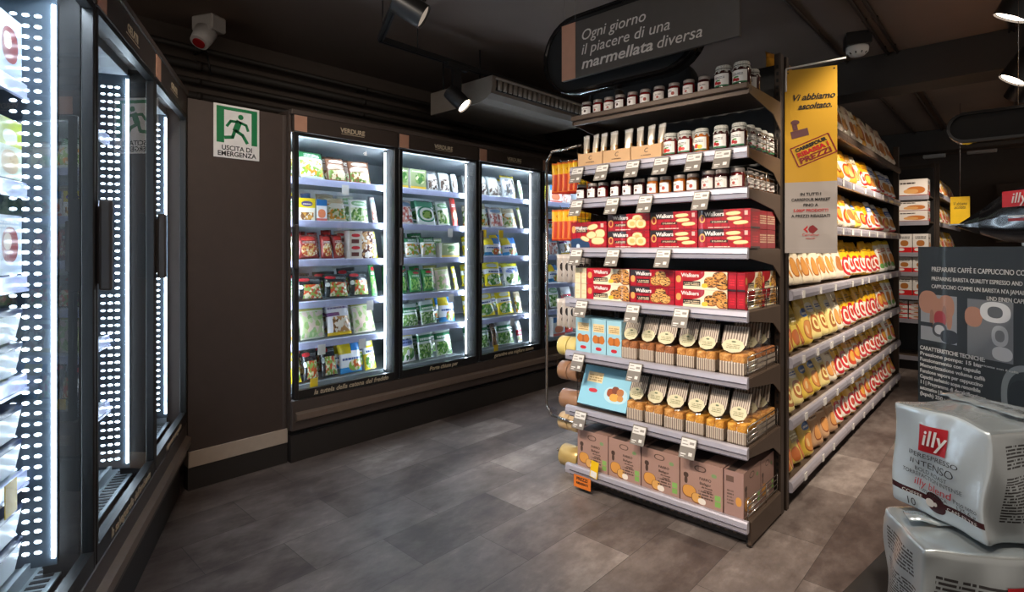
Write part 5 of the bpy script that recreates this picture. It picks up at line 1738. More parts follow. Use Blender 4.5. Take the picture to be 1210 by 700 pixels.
rnd = random.Random(3)
tubn = 0
for rw, z0 in enumerate(SH):
    for q, sl in enumerate((0.762, 0.622, 0.482)):
        n = 2 if rw in (3, 4, 5) else 1
        for st in range(n):
            pos = fz(sl, 0.124, z0 + 0.009 + st * 0.088)
            place = ('beside the light column', 'second from the light column', 'third from the light column')[q]
            lv = '' if n == 1 else (', lower', ', upper')[st]
            if rw in (3, 4, 5):
                t = thing('ice_cream_tub', f'white navy-lidded tub{lv}, {ORD[rw]} left freezer shelf, {place}', 'tub', pos, LROT, 'tubs in the left freezer')
                bm = bmesh.new()
                vs0 = [(-.050, 0), (.050, 0)]
                a = [bm.verts.new((x, y, 0)) for x, y in ((-.05, .01), (.05, .01), (.05, .17), (-.05, .17))]
                b = [bm.verts.new((x, y, .068)) for x, y in ((-.060, 0), (.060, 0), (.060, .18), (-.060, .18))]
                bm.faces.new(a); bm.faces.new(list(reversed(b)))
                for i in range(4):
                    bm.faces.new((a[i], a[(i + 1) % 4], b[(i + 1) % 4], b[i]))
                obj('tub', bm, M['tubwhite'], t)
                boxo('lid', (-.063, .063, -.003, .183, .0685, .084), M['tubblue'], t, .003)
            else:
                carton('ice_cream_box', f'{("light patterned", "lime green")[rw % 2]} ice cream box, {ORD[rw]} left freezer shelf, {place}', 'box', pos, (0.125, 0.16, 0.15 + 0.02 * (q % 2)),
                       (TB['cup' if rw % 2 else 'cones'], TB['cones'], M['tubclear']), LROT, 'boxes in the left freezer')
for d_ in (1, 2):
    for rw, z0 in enumerate(SH):
        for q in range(3):
            sl = LE[d_] + 0.14 + q * 0.18
            carton('ice_cream_box', f'ice cream box on the {ORD[rw]} shelf of the left freezer, {("middle", "corner")[d_ - 1]} door, {ORD[q]} along', 'box', fz(sl, 0.30 if q == 2 else 0.2, z0 + 0.003), (0.15, 0.18, 0.14 + 0.02 * ((q + rw) % 2)),
                   ((TB['cup'], TB['cones'], FB['bluewhite'][1], FB['redbag'][1])[(q + rw + d_) % 4], TB['cones'], M['tubclear']), LROT, 'boxes in the left freezer')
o = boxo('freezer_tag', (-0.03, 0.03, -0.002, 0, -0.04, 0.04), M['yellow'])
o.location = fz(0.70, 0.10, SH[4] - 0.02); o.rotation_euler = (0, 0, R(LROT))
tag(o, 'yellow tag on a rail of the left freezer beside the white tubs', 'price tag', 'tags on freezer rails')


# ------------------------------------------------------------------ hanging sign over the end shelves
SY = 2.28
sgx0, sgx1 = onY(664, 60, SY).x, onY(874, 40, SY).x
sgz0, sgz1 = 2.118, 2.405
sgn = thing('hanging_sign', 'long dark hanging sign about jam with a copper end strip above the shelves', 'sign', ((sgx0 + sgx1) / 2, SY, sgz0), 0)
M['signface'] = plain('charcoal_sign', '#4b4743', 0.5)
M['signink'] = plain('sign_lettering', '#d6d0ca', 0.5)
sw = (sgx1 - sgx0) / 2
boxo('board', (-sw, sw, 0, 0.018, 0, sgz1 - sgz0), M['signface'], sgn, 0.0015)
boxo('copper_strip', (-sw, -sw + onY(680, 60, SY).x - sgx0, -0.0012, 0.0005, 0.0, sgz1 - sgz0), M['copper'], sgn)


def sgtxt(s_, px0, px1, z, size, **kw):
    a, b = onY(px0, 60, SY).x, onY(px1, 60, SY).x
    text(s_, size, M['signink'], sgn, ((a + b) / 2 - (sgx0 + sgx1) / 2, -0.0012, z - sgz0), width=b - a, shear=0.22, **kw)


sgtxt('Ogni giorno', 687, 762, 2.322, 0.074)
sgtxt('il piacere di una', 687, 791, 2.250, 0.074)
sgtxt('marmellata', 687, 771, 2.178, 0.074, bold=0.0011)
sgtxt('diversa', 776, 829, 2.178, 0.074)
for xx in (-sw + 0.08, sw - 0.22):
    bm = bmesh.new()
    bm_cyl(bm, (xx, 0.009, sgz1 - sgz0), (xx, 0.009, ZC - sgz0), 0.0012, 5)
    obj('wire', bm, M['chrome'], sgn)


def pill(name, label, x0, x1, y0, y1, z0, z1, mats, wires=(0.2, 0.8)):
    t = thing(name, label, 'hanging fixture', ((x0 + x1) / 2, y0, z0), 0)
    r = (z1 - z0) / 2
    hw = (x1 - x0) / 2
    def outline(k, inset):
        pts = []
        rr = r - inset
        for i in range(15):
            a = -math.pi / 2 + math.pi * i / 14
            pts.append((hw - r + rr * math.cos(a) * k, r + rr * math.sin(a)))
        for i in range(15):
            a = math.pi / 2 + math.pi * i / 14
            pts.append((-hw + r + rr * math.cos(a) * k, r + rr * math.sin(a)))
        return pts
    bm = bmesh.new()
    o, i_ = outline(1, 0), outline(1, 0.012)
    n = len(o)
    vo0 = [bm.verts.new((x, 0, z)) for x, z in o]; vo1 = [bm.verts.new((x, y1 - y0, z)) for x, z in o]
    vi0 = [bm.verts.new((x, 0, z)) for x, z in i_]; vi1 = [bm.verts.new((x, y1 - y0, z)) for x, z in i_]
    for a in range(n):
        b = (a + 1) % n
        bm.faces.new((vo0[a], vo0[b], vo1[b], vo1[a])).smooth = True
        bm.faces.new((vi0[b], vi0[a], vi1[a], vi1[b])).smooth = True
        bm.faces.new((vo0[b], vo0[a], vi0[a], vi0[b]))
        bm.faces.new((vo1[a], vo1[b], vi1[b], vi1[a]))
    obj('rim', bm, mats[0], t)
    bm = bmesh.new()
    bm_prism(bm, outline(1, 0.013), 0.02, 0.03)
    obj('panel', bm, mats[1], t)
    for f in wires:
        xx = -hw + 2 * hw * f
        bm = bmesh.new()
        bm_cyl(bm, (xx, (y1 - y0) / 2, 2 * r - 0.002), (xx, (y1 - y0) / 2, ZC - z0), 0.0012, 5)
        obj('wire', bm, M['chrome'], t)
    return t


M['signblack'] = plain('black_sign_panel', '#070708', 0.7)
pa = onY(642, 65, 2.36)
pill('oval_hanging_sign', 'black round-ended hanging panel behind the jam sign', pa.x, -1.05, 2.36, 2.46, 2.075, 2.485, (M['blackgloss'], M['signblack']), (0.12, 0.9))
pill('oval_hanging_sign', 'second black round-ended panel hanging lower behind the jam jars', -2.12, -1.40, 3.02, 3.12, 2.06, 2.37, (M['blackmat'], M['signblack']), (0.2, 0.8))
pill('oval_hanging_sign', 'glossy black round-ended panel hanging above the coffee display', -0.275, 0.75, 3.38, 3.46, 1.752, 1.895, (M['blackgloss'], M['signblack']), (0.25, 0.8))

# ------------------------------------------------------------------ ceiling track lights
def spot_head(loc, target, label, bright=True, r=0.055, ln=0.17, tz=2.5, group='track spotlights'):
    """cylinder head on a yoke under a track; loc is the centre of the lamp face"""
    d = (Vector(target) - Vector(loc)).normalized()
    t = thing('track_spotlight', label, 'spotlight', loc, 0, group)
    back = -d * ln
    bm = bmesh.new()
    bm_cyl(bm, back, d * 0.004, r, 20, r, caps=False)
    bm_cyl(bm, back * 1.0, back * 1.06, r * .98, 20, r * .6)
    bm_cyl(bm, d * -0.012, d * -0.010, r * .97, 20)
    obj('barrel', bm, M['black'], t)
    bm = bmesh.new()
    bm_cyl(bm, d * -0.008, d * -0.006, r * .90, 20)
    obj('lamp_face', bm, M['lamp'] if bright else M['lampdim'], t)
    mid = back * 0.55
    bm = bmesh.new()
    top = Vector((mid.x, mid.y, tz - 0.0372 - loc[2]))
    bm_box(bm, top.x - .014, top.x + .014, top.y - .035, top.y + .035, mid.z + r * .6, top.z)
    bm_box(bm, top.x - .022, top.x + .022, top.y - .09, top.y + .09, top.z, top.z + .035, .003)
    obj('adapter', bm, M['black'], t)
    return t


def track(pts, label):
    t = thing('light_track', label, 'light track', pts[0], 0)
    o = Vector(pts[0])
    for a, b in zip(pts[:-1], pts[1:]):
        a, b = Vector(a) - o, Vector(b) - o
        dv = (b - a).normalized()
        sd = Vector((-dv.y, dv.x, 0)) * 0.017
        bm = bmesh.new()
        vs = []
        for p in (a, b):
            vs.append([bm.verts.new(p + sd * k + Vector((0, 0, z))) for k, z in ((-1, 0), (-0.4, 0), (-0.4, 0.012), (0.4, 0.012), (0.4, 0), (1, 0), (1, 0.032), (-1, 0.032))])
        for i in range(8):
            j = (i + 1) % 8
            bm.faces.new((vs[0][i], vs[0][j], vs[1][j], vs[1][i]))
        bm.faces.new(vs[0]); bm.faces.new(list(reversed(vs[1])))
        obj('channel', bm, M['black'], t)
        bm = bmesh.new()
        bm_box(bm, -0.0, 1.0, 0, 1, 0, 1) if False else None
        for f in (0.08, 0.92):
            q = a + (b - a) * f
            bm2 = bmesh.new()
            bm_cyl(bm2, q + Vector((0, 0, 0.03)), (q.x, q.y, ZC - o.z), 0.004, 6)
            obj('drop_rod', bm2, M['black'], t)
        bm.free()
    return t


TZ = 2.50
tc0 = (-2.86, 1.90, TZ)
track([(-2.86 + .9026 * 1.15, 1.90 - .4305 * 1.15, TZ), tc0, (-2.86, 5.4, TZ)], 'black angled light track on the ceiling before the wall freezers')
track([(-0.06, 0.6, 2.685), (-0.06, 4.95, 2.685)], 'black light track on the ceiling along the biscuit aisle')
track([(-0.06, 5.28, 2.685), (-0.06, 8.58, 2.685)], 'black light track on the ceiling beyond the beam, over the far shelves')
track([(-2.0, -0.6, 2.66), (0.5, 0.55, 2.66)], 'black light track on the ceiling over the shop front')
spot_head((-2.13, 1.66, 2.37), (-1.43, 2.46, 1.75), 'black spotlight on the angled track, pointing at the shelves', False, 0.060, 0.15, 2.5)
p = onX(549, 125, -2.78)
spot_head((p.x, p.y, p.z), (p.x + 0.6, p.y + 0.35, p.z - 0.7), 'lit black spotlight on the angled track above the wall freezers', True, 0.055, 0.15, 2.5)
for (loc, tgt, e, c), nm in zip(SPOTS_AISLE, ('nearest the coffee display', 'second along the aisle', 'third along the aisle', 'fourth along the aisle', 'farthest along the aisle')):
    d = (Vector(tgt) - Vector(loc)).normalized()
    spot_head(tuple(Vector(loc) - d * 0.012), tgt, f'black spotlight on the aisle track, {nm}', True, 0.075, 0.19, 2.685)
for (loc, tgt, e, c), nm in zip(SPOTS_FRONT, ('freezer side', 'aisle side', 'middle', 'coffee side')):
    d = (Vector(tgt) - Vector(loc)).normalized()
    spot_head(tuple(Vector(loc) - d * 0.012), tgt, f'black spotlight on the shop-front track, {nm}', True, 0.055, 0.17, 2.66)
# the tall adapter box next to the lit spotlight
# ------------------------------------------------------------------ air conditioner on the ceiling above the freezers
ac = thing('air_conditioner', 'dark grey ceiling air conditioner with a long slotted grille above the freezers', 'air conditioner', (-3.08, 3.33, 2.30), 0)
M['acgrey'] = plain('grey_casing', '#8f8478', 0.5)
bm = bmesh.new()
prof = [(-0.36, 0.0), (0.20, 0.0), (0.27, 0.02), (0.315, 0.05), (0.33, 0.10), (0.33, 0.172), (-0.36, 0.172)]
a = [bm.verts.new((x, -0.58, z)) for x, z in prof]
b = [bm.verts.new((x, 0.58, z)) for x, z in prof]
for i in range(len(prof)):
    j = (i + 1) % len(prof)
    bm.faces.new((a[i], a[j], b[j], b[i]))
bm.faces.new(a); bm.faces.new(list(reversed(b)))
obj('casing', bm, M['acgrey'], ac)
bm = bmesh.new()
bm_box(bm, 0.322, 0.334, -0.54, 0.54, 0.070, 0.145)
gr = obj('grille', bm, M['blackmat'], ac)
for i in range(20):
    bm = bmesh.new()
    bm_cyl(bm, (0.334, -0.512 + i * 0.054, 0.075), (0.340, -0.512 + i * 0.054, 0.14), 0.019, 8)
    obj('louvre', bm, M['acgrey'], gr)
bm = bmesh.new()
bm_box(bm, 0.330, 0.345, -0.55, 0.55, 0.146, 0.160, 0.003)
obj('grille_trim', bm, M['offwhite'], ac)
for yy in (-0.5, 0.5):
    for xx in (-0.3, 0.12):
        bm = bmesh.new()
        bm_cyl(bm, (xx, yy, 0.172), (xx, yy, ZC - 2.30), 0.006, 6)
        obj('hanger_rod', bm, M['black'], ac)
# ------------------------------------------------------------------ camera-like sensor, smoke detector, beam, conduits, pipes
p = onZ(247, 24, 2.70)
t = thing('ceiling_sensor', 'white ceiling bracket with a round red-eyed sensor over the left freezers', 'sensor', (p.x, p.y, ZC), 25)
boxo('bracket', (-0.085, 0.085, -0.06, 0.06, -0.10, -0.0), M['offwhite'], t, 0.012)
bm = bmesh.new()
bm_cyl(bm, (0, -0.02, -0.10), (0.0, -0.075, -0.19), 0.066, 18, 0.054)
obj('sensor_head', bm, M['white'], t)
bm = bmesh.new()
bm_cyl(bm, (0.0, -0.074, -0.188), (0.0, -0.080, -0.198), 0.036, 16)
obj('red_lens', bm, M['red'], t)
bm = bmesh.new()
bm_path(bm, [Vector((-0.07, 0.02, -0.1)), Vector((-0.075, 0.05, -0.2)), Vector((-0.075, 0.09, -0.34))], 0.005, 6)
obj('cable', bm, M['black'], t)
p = onZ(1013, 58, 2.62)
t = thing('smoke_detector', 'white round smoke detector on a black box under the ceiling', 'smoke detector', (p.x, p.y, ZC), 20)
boxo('mount', (-0.075, 0.075, -0.075, 0.075, -0.085, 0), M['black'], t, 0.004)
bm = bmesh.new()
bm_lathe(bm, [(0.066, -0.085), (0.070, -0.10), (0.066, -0.125), (0.045, -0.145), (0.0001, -0.150)], 20)
obj('sensor_dome', bm, M['white'], t)
bm = bmesh.new()
for i in range(10):
    a = 2 * math.pi * i / 10
    bm_cyl(bm, (0.05 * math.cos(a), 0.05 * math.sin(a), -0.139), (0.062 * math.cos(a), 0.062 * math.sin(a), -0.129), 0.004, 5)
obj('slits', bm, M['ink'], t)
M['beam'] = plain('dark_beam', '#2e2823', 0.6)
bm = bmesh.new()
bm_box(bm, XW, XR, 4.96, 5.26, 2.455, ZC, 0.004)
o = obj('ceiling_beam', bm, M['beam'])
tag(o, kind='structure')
bm = bmesh.new()
bm_box(bm, XW, XR, 8.6, 8.85, 2.45, ZC, 0.004)
tag(obj('ceiling_beam', bm, M['beam']), kind='structure')
for xx, nm in ((-0.75, 'first conduit'), (-0.69, 'second conduit'), (-1.02, 'third conduit'), (0.12, 'fourth conduit')):
    for (ya, yb, seg) in ((3.3, 4.955, 'before'), (5.265, 8.595, 'beyond')):
        bm = bmesh.new()
        bm_cyl(bm, (0, 0, 0), (0, yb - ya, 0), 0.011, 8)
        for f in (0.1, 0.5, 0.9):
            bm_box(bm, -0.014, 0.014, (yb - ya) * f - .01, (yb - ya) * f + .01, -0.004, 0.0135)
        o = obj('conduit', bm, M['post'], None, (xx, ya, ZC - 0.0135))
        tag(o, f'dark ceiling conduit {seg} the beam, {nm.split()[0]} from the smoke detector', 'conduit', 'ceiling conduits')
for i, (xx, zz, r) in enumerate(((-4.02, 2.46, 0.03), (-4.03, 2.36, 0.02), (-4.02, 2.26, 0.025), (-3.98, 2.56, 0.018))):
    bm = bmesh.new()
    bm_cyl(bm, (0, 0, 0), (0, 6.2, 0), r, 12)
    for f in (0.12, 0.32, 0.52, 0.75):
        bm_cyl(bm, (0, 6.2 * f, 0), (0, 6.2 * f + 0.03, 0), r * 1.15, 12)
        bm_box(bm, XW - xx + .001, 0, 6.2 * f + .005, 6.2 * f + 0.025, -0.008, 0.008)
    o = obj('service_pipe', bm, M['beam'], None, (xx, 0.5, zz))
    tag(o, f'dark pipe along the wall above the freezers, {ORD[i]} of four', 'pipe', 'pipes above the freezers')

# ------------------------------------------------------------------ emergency exit sign
ES = onX(252, 123, X0).y, onX(306, 190, X0).y
ez0, ez1 = onX(280, 188, X0).z, onX(280, 126, X0).z
t = thing('exit_sign', 'white and green emergency exit sign with running figure on the brown panel', 'sign', (X0 + 0.001, (ES[0] + ES[1]) / 2, ez0), 90)
ew, eh = ES[1] - ES[0], ez1 - ez0
boxo('board', (-ew / 2, ew / 2, -0.004, -0.0, 0, eh), M['white'], t, 0.001)
bm = bmesh.new()
def fq(pts, y=-0.0046):
    bm.faces.new([bm.verts.new((x * ew - ew / 2, y, z * eh)) for x, z in pts])
fq([(.06, .28), (.22, .28), (.22, .96), (.06, .96)])
fq([(.82, .28), (.95, .28), (.95, .96), (.82, .96)])
fq([(.22, .90), (.82, .90), (.82, .96), (.22, .96)])
# running figure
def limb(pts, wd):
    for (xa, za), (xb, zb) in zip(pts[:-1], pts[1:]):
        ax, az, bx_, bz = xa * ew, za * eh, xb * ew, zb * eh
        L = math.hypot(bx_ - ax, bz - az)
        nx_, nz_ = -(bz - az) / L * wd / 2, (bx_ - ax) / L * wd / 2
        ux_, uz_ = (bx_ - ax) / L * wd * .25, (bz - az) / L * wd * .25
        bm.faces.new([bm.verts.new((x - ew / 2, -0.0047, z)) for x, z in ((ax - nx_ - ux_, az - nz_ - uz_), (bx_ - nx_ + ux_, bz - nz_ + uz_), (bx_ + nx_ + ux_, bz + nz_ + uz_), (ax + nx_ - ux_, az + nz_ - uz_))])
u = ew * 0.07
ell_poly(bm, .58 * ew - ew / 2, .80 * eh, ew * .06, ew * .06, -0.0047, 14)
limb([(.54, .70), (.47, .54)], u * 1.9)
limb([(.55, .70), (.70, .66), (.74, .56)], u * .85)
limb([(.50, .70), (.36, .70), (.28, .60)], u * .85)
limb([(.47, .53), (.62, .46), (.72, .32)], u * 1.05)
limb([(.45, .53), (.40, .40), (.24, .38)], u * 1.05)
obj('pictogram', bm, M['green'], t)
text('USCITA DI', eh * .125, M['ink'], t, (0, -0.0048, eh * .185), bold=0.0007, width=ew * .66, ext=0.0003)
text('EMERGENZA', eh * .125, M['ink'], t, (0, -0.0048, eh * .075), bold=0.0007, width=ew * .84, ext=0.0003)

# ------------------------------------------------------------------ coffee display in the foreground
M['tabletop'] = plain('black_table', '#3c3c3d', 0.25)
tb = thing('display_table', 'dark low display table carrying the coffee packs and machine box', 'table', (0.135, 0.97, 0), -8)
bm = bmesh.new()
pts = []
HW, HD, cr = 0.32, 0.56, 0.03
for (cx, cy, a0) in ((HW - cr, HD - cr, 0), (-HW + cr, HD - cr, 90), (-HW + cr, -HD + cr, 180), (HW - cr, -HD + cr, 270)):
    for i in range(7):
        a = R(a0 + 15 * i)
        pts.append((cx + cr * math.cos(a), cy + cr * math.sin(a)))
a = [bm.verts.new((x, y, 0.715)) for x, y in pts]
b = [bm.verts.new((x, y, 0.745)) for x, y in pts]
bm.faces.new(list(reversed(a))); bm.faces.new(b)
for i in range(len(pts)):
    j = (i + 1) % len(pts)
    bm.faces.new((a[i], a[j], b[j], b[i]))
obj('table_top', bm, M['tabletop'], tb)
boxo('pedestal', (-0.25, 0.25, -0.48, 0.48, 0.0, 0.714), M['blackmat'], tb, 0.004)
TT = 0.746

# machine box
MA, MAng = Vector((-0.155, 1.358, TT)), -38
MW, MD, MH = 0.40, 0.26, 0.506


def U_(x):
    return x / MW


def V_(z):
    return z / MH


SKIN = '#a97860'
M['boxblack'] = art('machine_box_print', '#1f2122', [
    ('rect', U_(.006), V_(.323), U_(.081), V_(.413), '#8d8f92'), ('ell', U_(.022), V_(.398), U_(.020), V_(.022), SKIN), ('ell', U_(.040), V_(.385), U_(.014), V_(.022), SKIN), ('ell', U_(.060), V_(.392), U_(.016), V_(.022), SKIN), ('ell', U_(.066), V_(.372), U_(.006), V_(.022), SKIN),
    ('ell', U_(.030), V_(.366), U_(.0045), V_(.018), '#8f6450'), ('ell', U_(.056), V_(.374), U_(.0045), V_(.020), '#8f6450'),
    ('ell', U_(.047), V_(.367), U_(.012), V_(.016), '#9a2a30'), ('ell', U_(.046), V_(.347), U_(.015), V_(.014), '#3a3a3e'), ('ell', U_(.046), V_(.347), U_(.010), V_(.009), '#b9b9bc'), ('rect', U_(.006), V_(.350), U_(.032), V_(.358), '#1a1a1c'), ('ell', U_(.066), V_(.336), U_(.018), V_(.013), '#26262c'),
    ('rect', U_(.101), V_(.308), U_(.180), V_(.412), '#6e7073'), ('ell', U_(.112), V_(.380), U_(.016), V_(.018), SKIN), ('ell', U_(.128), V_(.385), U_(.012), V_(.006), SKIN), ('ell', U_(.150), V_(.392), U_(.026), V_(.018), '#cfd0d2'), ('ell', U_(.150), V_(.392), U_(.013), V_(.010), '#5a5c60'),
    ('ell', U_(.158), V_(.352), U_(.014), V_(.018), '#a9abaf'), ('ell', U_(.158), V_(.352), U_(.008), V_(.010), '#6e7073'), ('ell', U_(.162), V_(.322), U_(.017), V_(.012), '#b9bbbe'),
    ('ell', U_(.205), V_(.255), U_(.045), V_(.055), '#7e8486'), ('ell', U_(.207), V_(.255), U_(.037), V_(.045), '#23282a'), ('ell', U_(.200), V_(.255), U_(.028), V_(.030), '#14181a'),
    ('rect', U_(.165), V_(.150), U_(.36), V_(.1515), '#8a8a8a'), ('rect', U_(.165), V_(.150), U_(.1662), V_(.20), '#8a8a8a')], 0.45, 0.05)
mb = carton('machine_box', 'big black espresso machine carton with white text and two photos', 'box', tuple(MA), (MW, MD, MH), (M['boxblack'], M['blackmat'], M['black']), MAng)
# carton() centres its front edge, so shift the origin along the face
mb.location = (MA.x + math.cos(R(MAng)) * MW / 2, MA.y + math.sin(R(MAng)) * MW / 2, TT)
M['boxink'] = plain('white_box_ink', '#cfcdca', 0.5)


def mtxt(s_, x, z, size, wd=None, al='LEFT', **kw):
    text(s_, size, M['boxink'], mb, (-MW / 2 + x, -0.0008, z), align=al, width=wd, ext=0.0002, **kw)


mtxt('PREPARARE CAFF\u00c8 E CAPPUCCINO CON', 0.030, 0.462, 0.0130, 0.176)
mtxt('PREPARING BARISTA QUALITY ESPRESSO AND CA', 0.030, 0.444, 0.0105, 0.178)
mtxt("CAPPUCCINO COMME UN BARISTA N'A JAMAIS", 0.030, 0.429, 0.0105, 0.170)
mtxt('UND EINEN CAPPUCCINO', 0.136, 0.415, 0.0105, 0.095)
for i, s_ in enumerate(('CARATTERISTICHE TECNICHE:', 'Pressione pompa: 15 bar', 'Funzionamento con capsule', 'Memorizzazione volume caff\u00e8', 'Funzione vapore per cappuccino', 'Capacit\u00e0 serbatoio acqua removibile', '1 l | Programma di decalcificazione', 'automatico | Power save | Dimensioni', '(lxpxh) 250 x 290 x 320 mm')):
    mtxt(s_, 0.005, 0.306 - i * 0.0113, 0.0098 if i else 0.0105, 0.128 - 0.004 * (i % 3), bold=0.0002)
mtxt('Le ricette con il caff\u00e8', 0.118, 0.296, 0.005, 0.07)

# foil packs
M['foil'] = art('silver_foil', '#c6d2d8', [], 0.24, 0.3, 0.62)
M['foilfront'] = art('silver_foil_front', '#cfdbe2', [('rect', 0, .135, 1, .185, '#4a2428'), ('ell', .5, .150, .105, .085, '#4a2428')], 0.27, 0.3, 0.25)
M['foilside'] = art('silver_foil_side', '#b9c0c2', [('lines', .14, .66, .80, .86, '#3c3a3a', 7), ('lines', .14, .20, .86, .60, '#3c3a3a', 16)], 0.28, 0.3, 0.5)
M['foilback'] = art('silver_foil_back', '#b9c0c2', [('lines', .06, .46, .40, .80, '#4a4848', 9), ('lines', .62, .46, .95, .80, '#4a4848', 9)], 0.28, 0.3, 0.5)


WARPS = {}


def on_foil(me, pack, x, z, off=0.0012):
    """lay flat lettering onto the uneven front of a pack"""
    me = me.copy()
    wf = WARPS[pack.name]
    ys = [v.co.z for v in me.vertices]
    for v in me.vertices:
        q = wf((x + v.co.x, 0.0, z + v.co.y))
        v.co = Vector((q[0], q[1] - off + 0.0 * v.co.z, q[2]))
    return me


def foil_pack(label, loc, rotz, wd, dp, ht, mats, seed):
    """vacuum pack: a soft-edged block with creased faces and a folded top; front at y = 0"""
    t = thing('coffee_pack', label, 'coffee pack', loc, rotz, 'silver coffee packs')
    rnd = random.Random(seed)
    bm = bmesh.new()
    uvl = bm.loops.layers.uv.verify()
    n = 16
    ph = [rnd.uniform(0, 6) for _ in range(6)]
    def warp(p):
        x, y, z = p
        k = 0.0022
        dx = k * math.sin(38 * z + 9 * y * 10 + ph[0]) + k * .7 * math.sin(90 * y + 60 * z + ph[1])
        dy = k * math.sin(42 * x + 35 * z + ph[2]) + k * .6 * math.sin(120 * x - 50 * z + ph[3])
        dz = k * .8 * math.sin(60 * x + 45 * y + ph[4]) * (1 if z > ht * .5 else 0)
        bulge = 0.0032 * math.sin(math.pi * min(1, max(0, z / ht)))
        cxn, cyn = x / (wd / 2), (y - dp / 2) / (dp / 2)
        dx += bulge * cxn * (1 - abs(cyn) ** 2)
        dy += bulge * cyn * (1 - abs(cxn) ** 2)
        if z > ht * .9:
            dz -= 0.006 * (cxn ** 2)
        return (x + dx, y + dy, max(0.0, z + dz))
    faces = {'front': 0, 'right': 1, 'back': 2, 'left': 1, 'top': 3, 'bottom': 3}
    for fn, mi in faces.items():
        g = []
        for j in range(n + 1):
            row = []
            for i in range(n + 1):
                u, v = i / n, j / n
                P = {'front': (-wd / 2 + wd * u, 0, ht * v), 'back': (wd / 2 - wd * u, dp, ht * v), 'right': (wd / 2, dp * u, ht * v), 'left': (-wd / 2, dp - dp * u, ht * v),
                     'top': (-wd / 2 + wd * u, dp * v, ht), 'bottom': (-wd / 2 + wd * u, dp * v, 0)}[fn]
                row.append(bm.verts.new(warp(P)))
            g.append(row)
        for j in range(n):
            for i in range(n):
                f = bm.faces.new((g[j][i], g[j][i + 1], g[j + 1][i + 1], g[j + 1][i]))
                f.smooth = True
                f.material_index = mi
                for lp, c in zip(f.loops, ((i / n, j / n), ((i + 1) / n, j / n), ((i + 1) / n, (j + 1) / n), (i / n, (j + 1) / n))):
                    lp[uvl].uv = c
    bmesh.ops.remove_doubles(bm, verts=bm.verts, dist=1e-4)
    o = obj('foil_body', bm, list(mats) + [M['foil']], t)
    bv = o.modifiers.new('soft_edges', 'BEVEL')
    bv.width = 0.004
    bv.segments = 2
    bv.limit_method = 'ANGLE'
    bv.angle_limit = R(50)
    # folded seal across the top
    bm = bmesh.new()
    rows_ = []
    for k in range(2):
        rows_.append([bm.verts.new((-wd * .46 + wd * .92 * i / 12, dp * (.50 + .02 * math.sin(i * 1.9)) + k * 0.020, ht + 0.0035 + k * 0.002 + 0.001 * math.sin(i * 2.3))) for i in range(13)])
    for i in range(12):
        f = bm.faces.new((rows_[0][i], rows_[0][i + 1], rows_[1][i + 1], rows_[1][i])); f.smooth = True
    so = obj('seal_fold', bm, M['foil'], t)
    sm = so.modifiers.new('thick', 'SOLIDIFY'); sm.thickness = 0.002
    t['_w'] = 0
    del t['_w']
    WARPS[t.name] = warp
    return t


P2 = (-0.086, 0.792)
c27, s27 = math.cos(R(27)), math.sin(R(27))
w2, d2, h2 = 0.20, 0.118, 0.158
pk2 = foil_pack('silver coffee pack with small text lying under the upright pack on the table', (P2[0] + c27 * w2 / 2, P2[1] + s27 * w2 / 2, TT), 27, w2, d2, h2, (M['foilback'], M['foilside'], M['foilback']), 4)
A1 = Vector((-0.131, 0.903))
c38, s38 = math.cos(R(-38)), math.sin(R(-38))
w1, d1, h1 = 0.129, 0.135, 0.136
z1 = TT + h2 + 0.006
pk1 = foil_pack('upright silver coffee pack with red logo and maroon stripe, topmost of the stack', (A1.x + c38 * w1 / 2, A1.y + s38 * w1 / 2, z1), -38, w1, d1, h1, (M['foilfront'], M['foilside'], M['foilside']), 9)


def ptxt(s_, size, m, x, z, wd=None, **kw):
    put('lettering', on_foil(text_mesh(s_, size, m, width=wd, ext=0.0, **kw), pk1, x + 0.002, z, 0.0028), pk1)


def patch(pack, x0, x1, z0, z1, m, off=0.001, n=8, name='logo_square'):
    bm = bmesh.new()
    g = [[bm.verts.new((x0 + (x1 - x0) * i / n, z0 + (z1 - z0) * j / n, 0)) for i in range(n + 1)] for j in range(n + 1)]
    for j in range(n):
        for i in range(n):
            bm.faces.new((g[j][i], g[j][i + 1], g[j + 1][i + 1], g[j + 1][i]))
    me0 = mesh(name, bm, m)
    put(name, on_foil(me0, pack, 0, 0, off), pack)


patch(pk1, -0.022, 0.016, 0.082, 0.116, M['red'])
ptxt('illy', 0.028, M['white'], -0.003, 0.100, shear=0.2, bold=0.0004)
ptxt('IPERESPRESSO', 0.0085, M['ink'], -0.002, 0.076, 0.070)
ptxt('INTENSO', 0.0115, M['ink'], -0.002, 0.065, 0.062)
ptxt('BOLD ROAST', 0.0072, M['ink'], -0.002, 0.0555, 0.047)
ptxt('TORR\u00c9FACTION INTENSE', 0.0072, M['ink'], -0.002, 0.0485, 0.082)
ptxt('illy blend', 0.0135, M['red'], -0.002, 0.0385, 0.054, shear=0.25)
ptxt('100% ARABICA', 0.006, M['ink'], -0.002, 0.030, 0.040)
ptxt('COFFEE', 0.0058, M['offwhite'], -0.032, 0.021, 0.026)
ptxt('CAF\u00c9 FILTRE', 0.0058, M['offwhite'], 0.036, 0.021, 0.040)
ptxt('Peso netto', 0.0078, M['ink'], 0.042, 0.035, 0.030)
ptxt('125,6 g', 0.0072, M['ink'], 0.042, 0.0285, 0.026)
ptxt('10', 0.013, M['ink'], -0.036, 0.009)
patch(pk2, -0.022, 0.002, 0.104, 0.126, M['red'])
put('lettering', on_foil(text_mesh('illy', 0.016, M['white'], shear=0.2, ext=0.0), pk2, -0.010, 0.115, 0.0016), pk2)
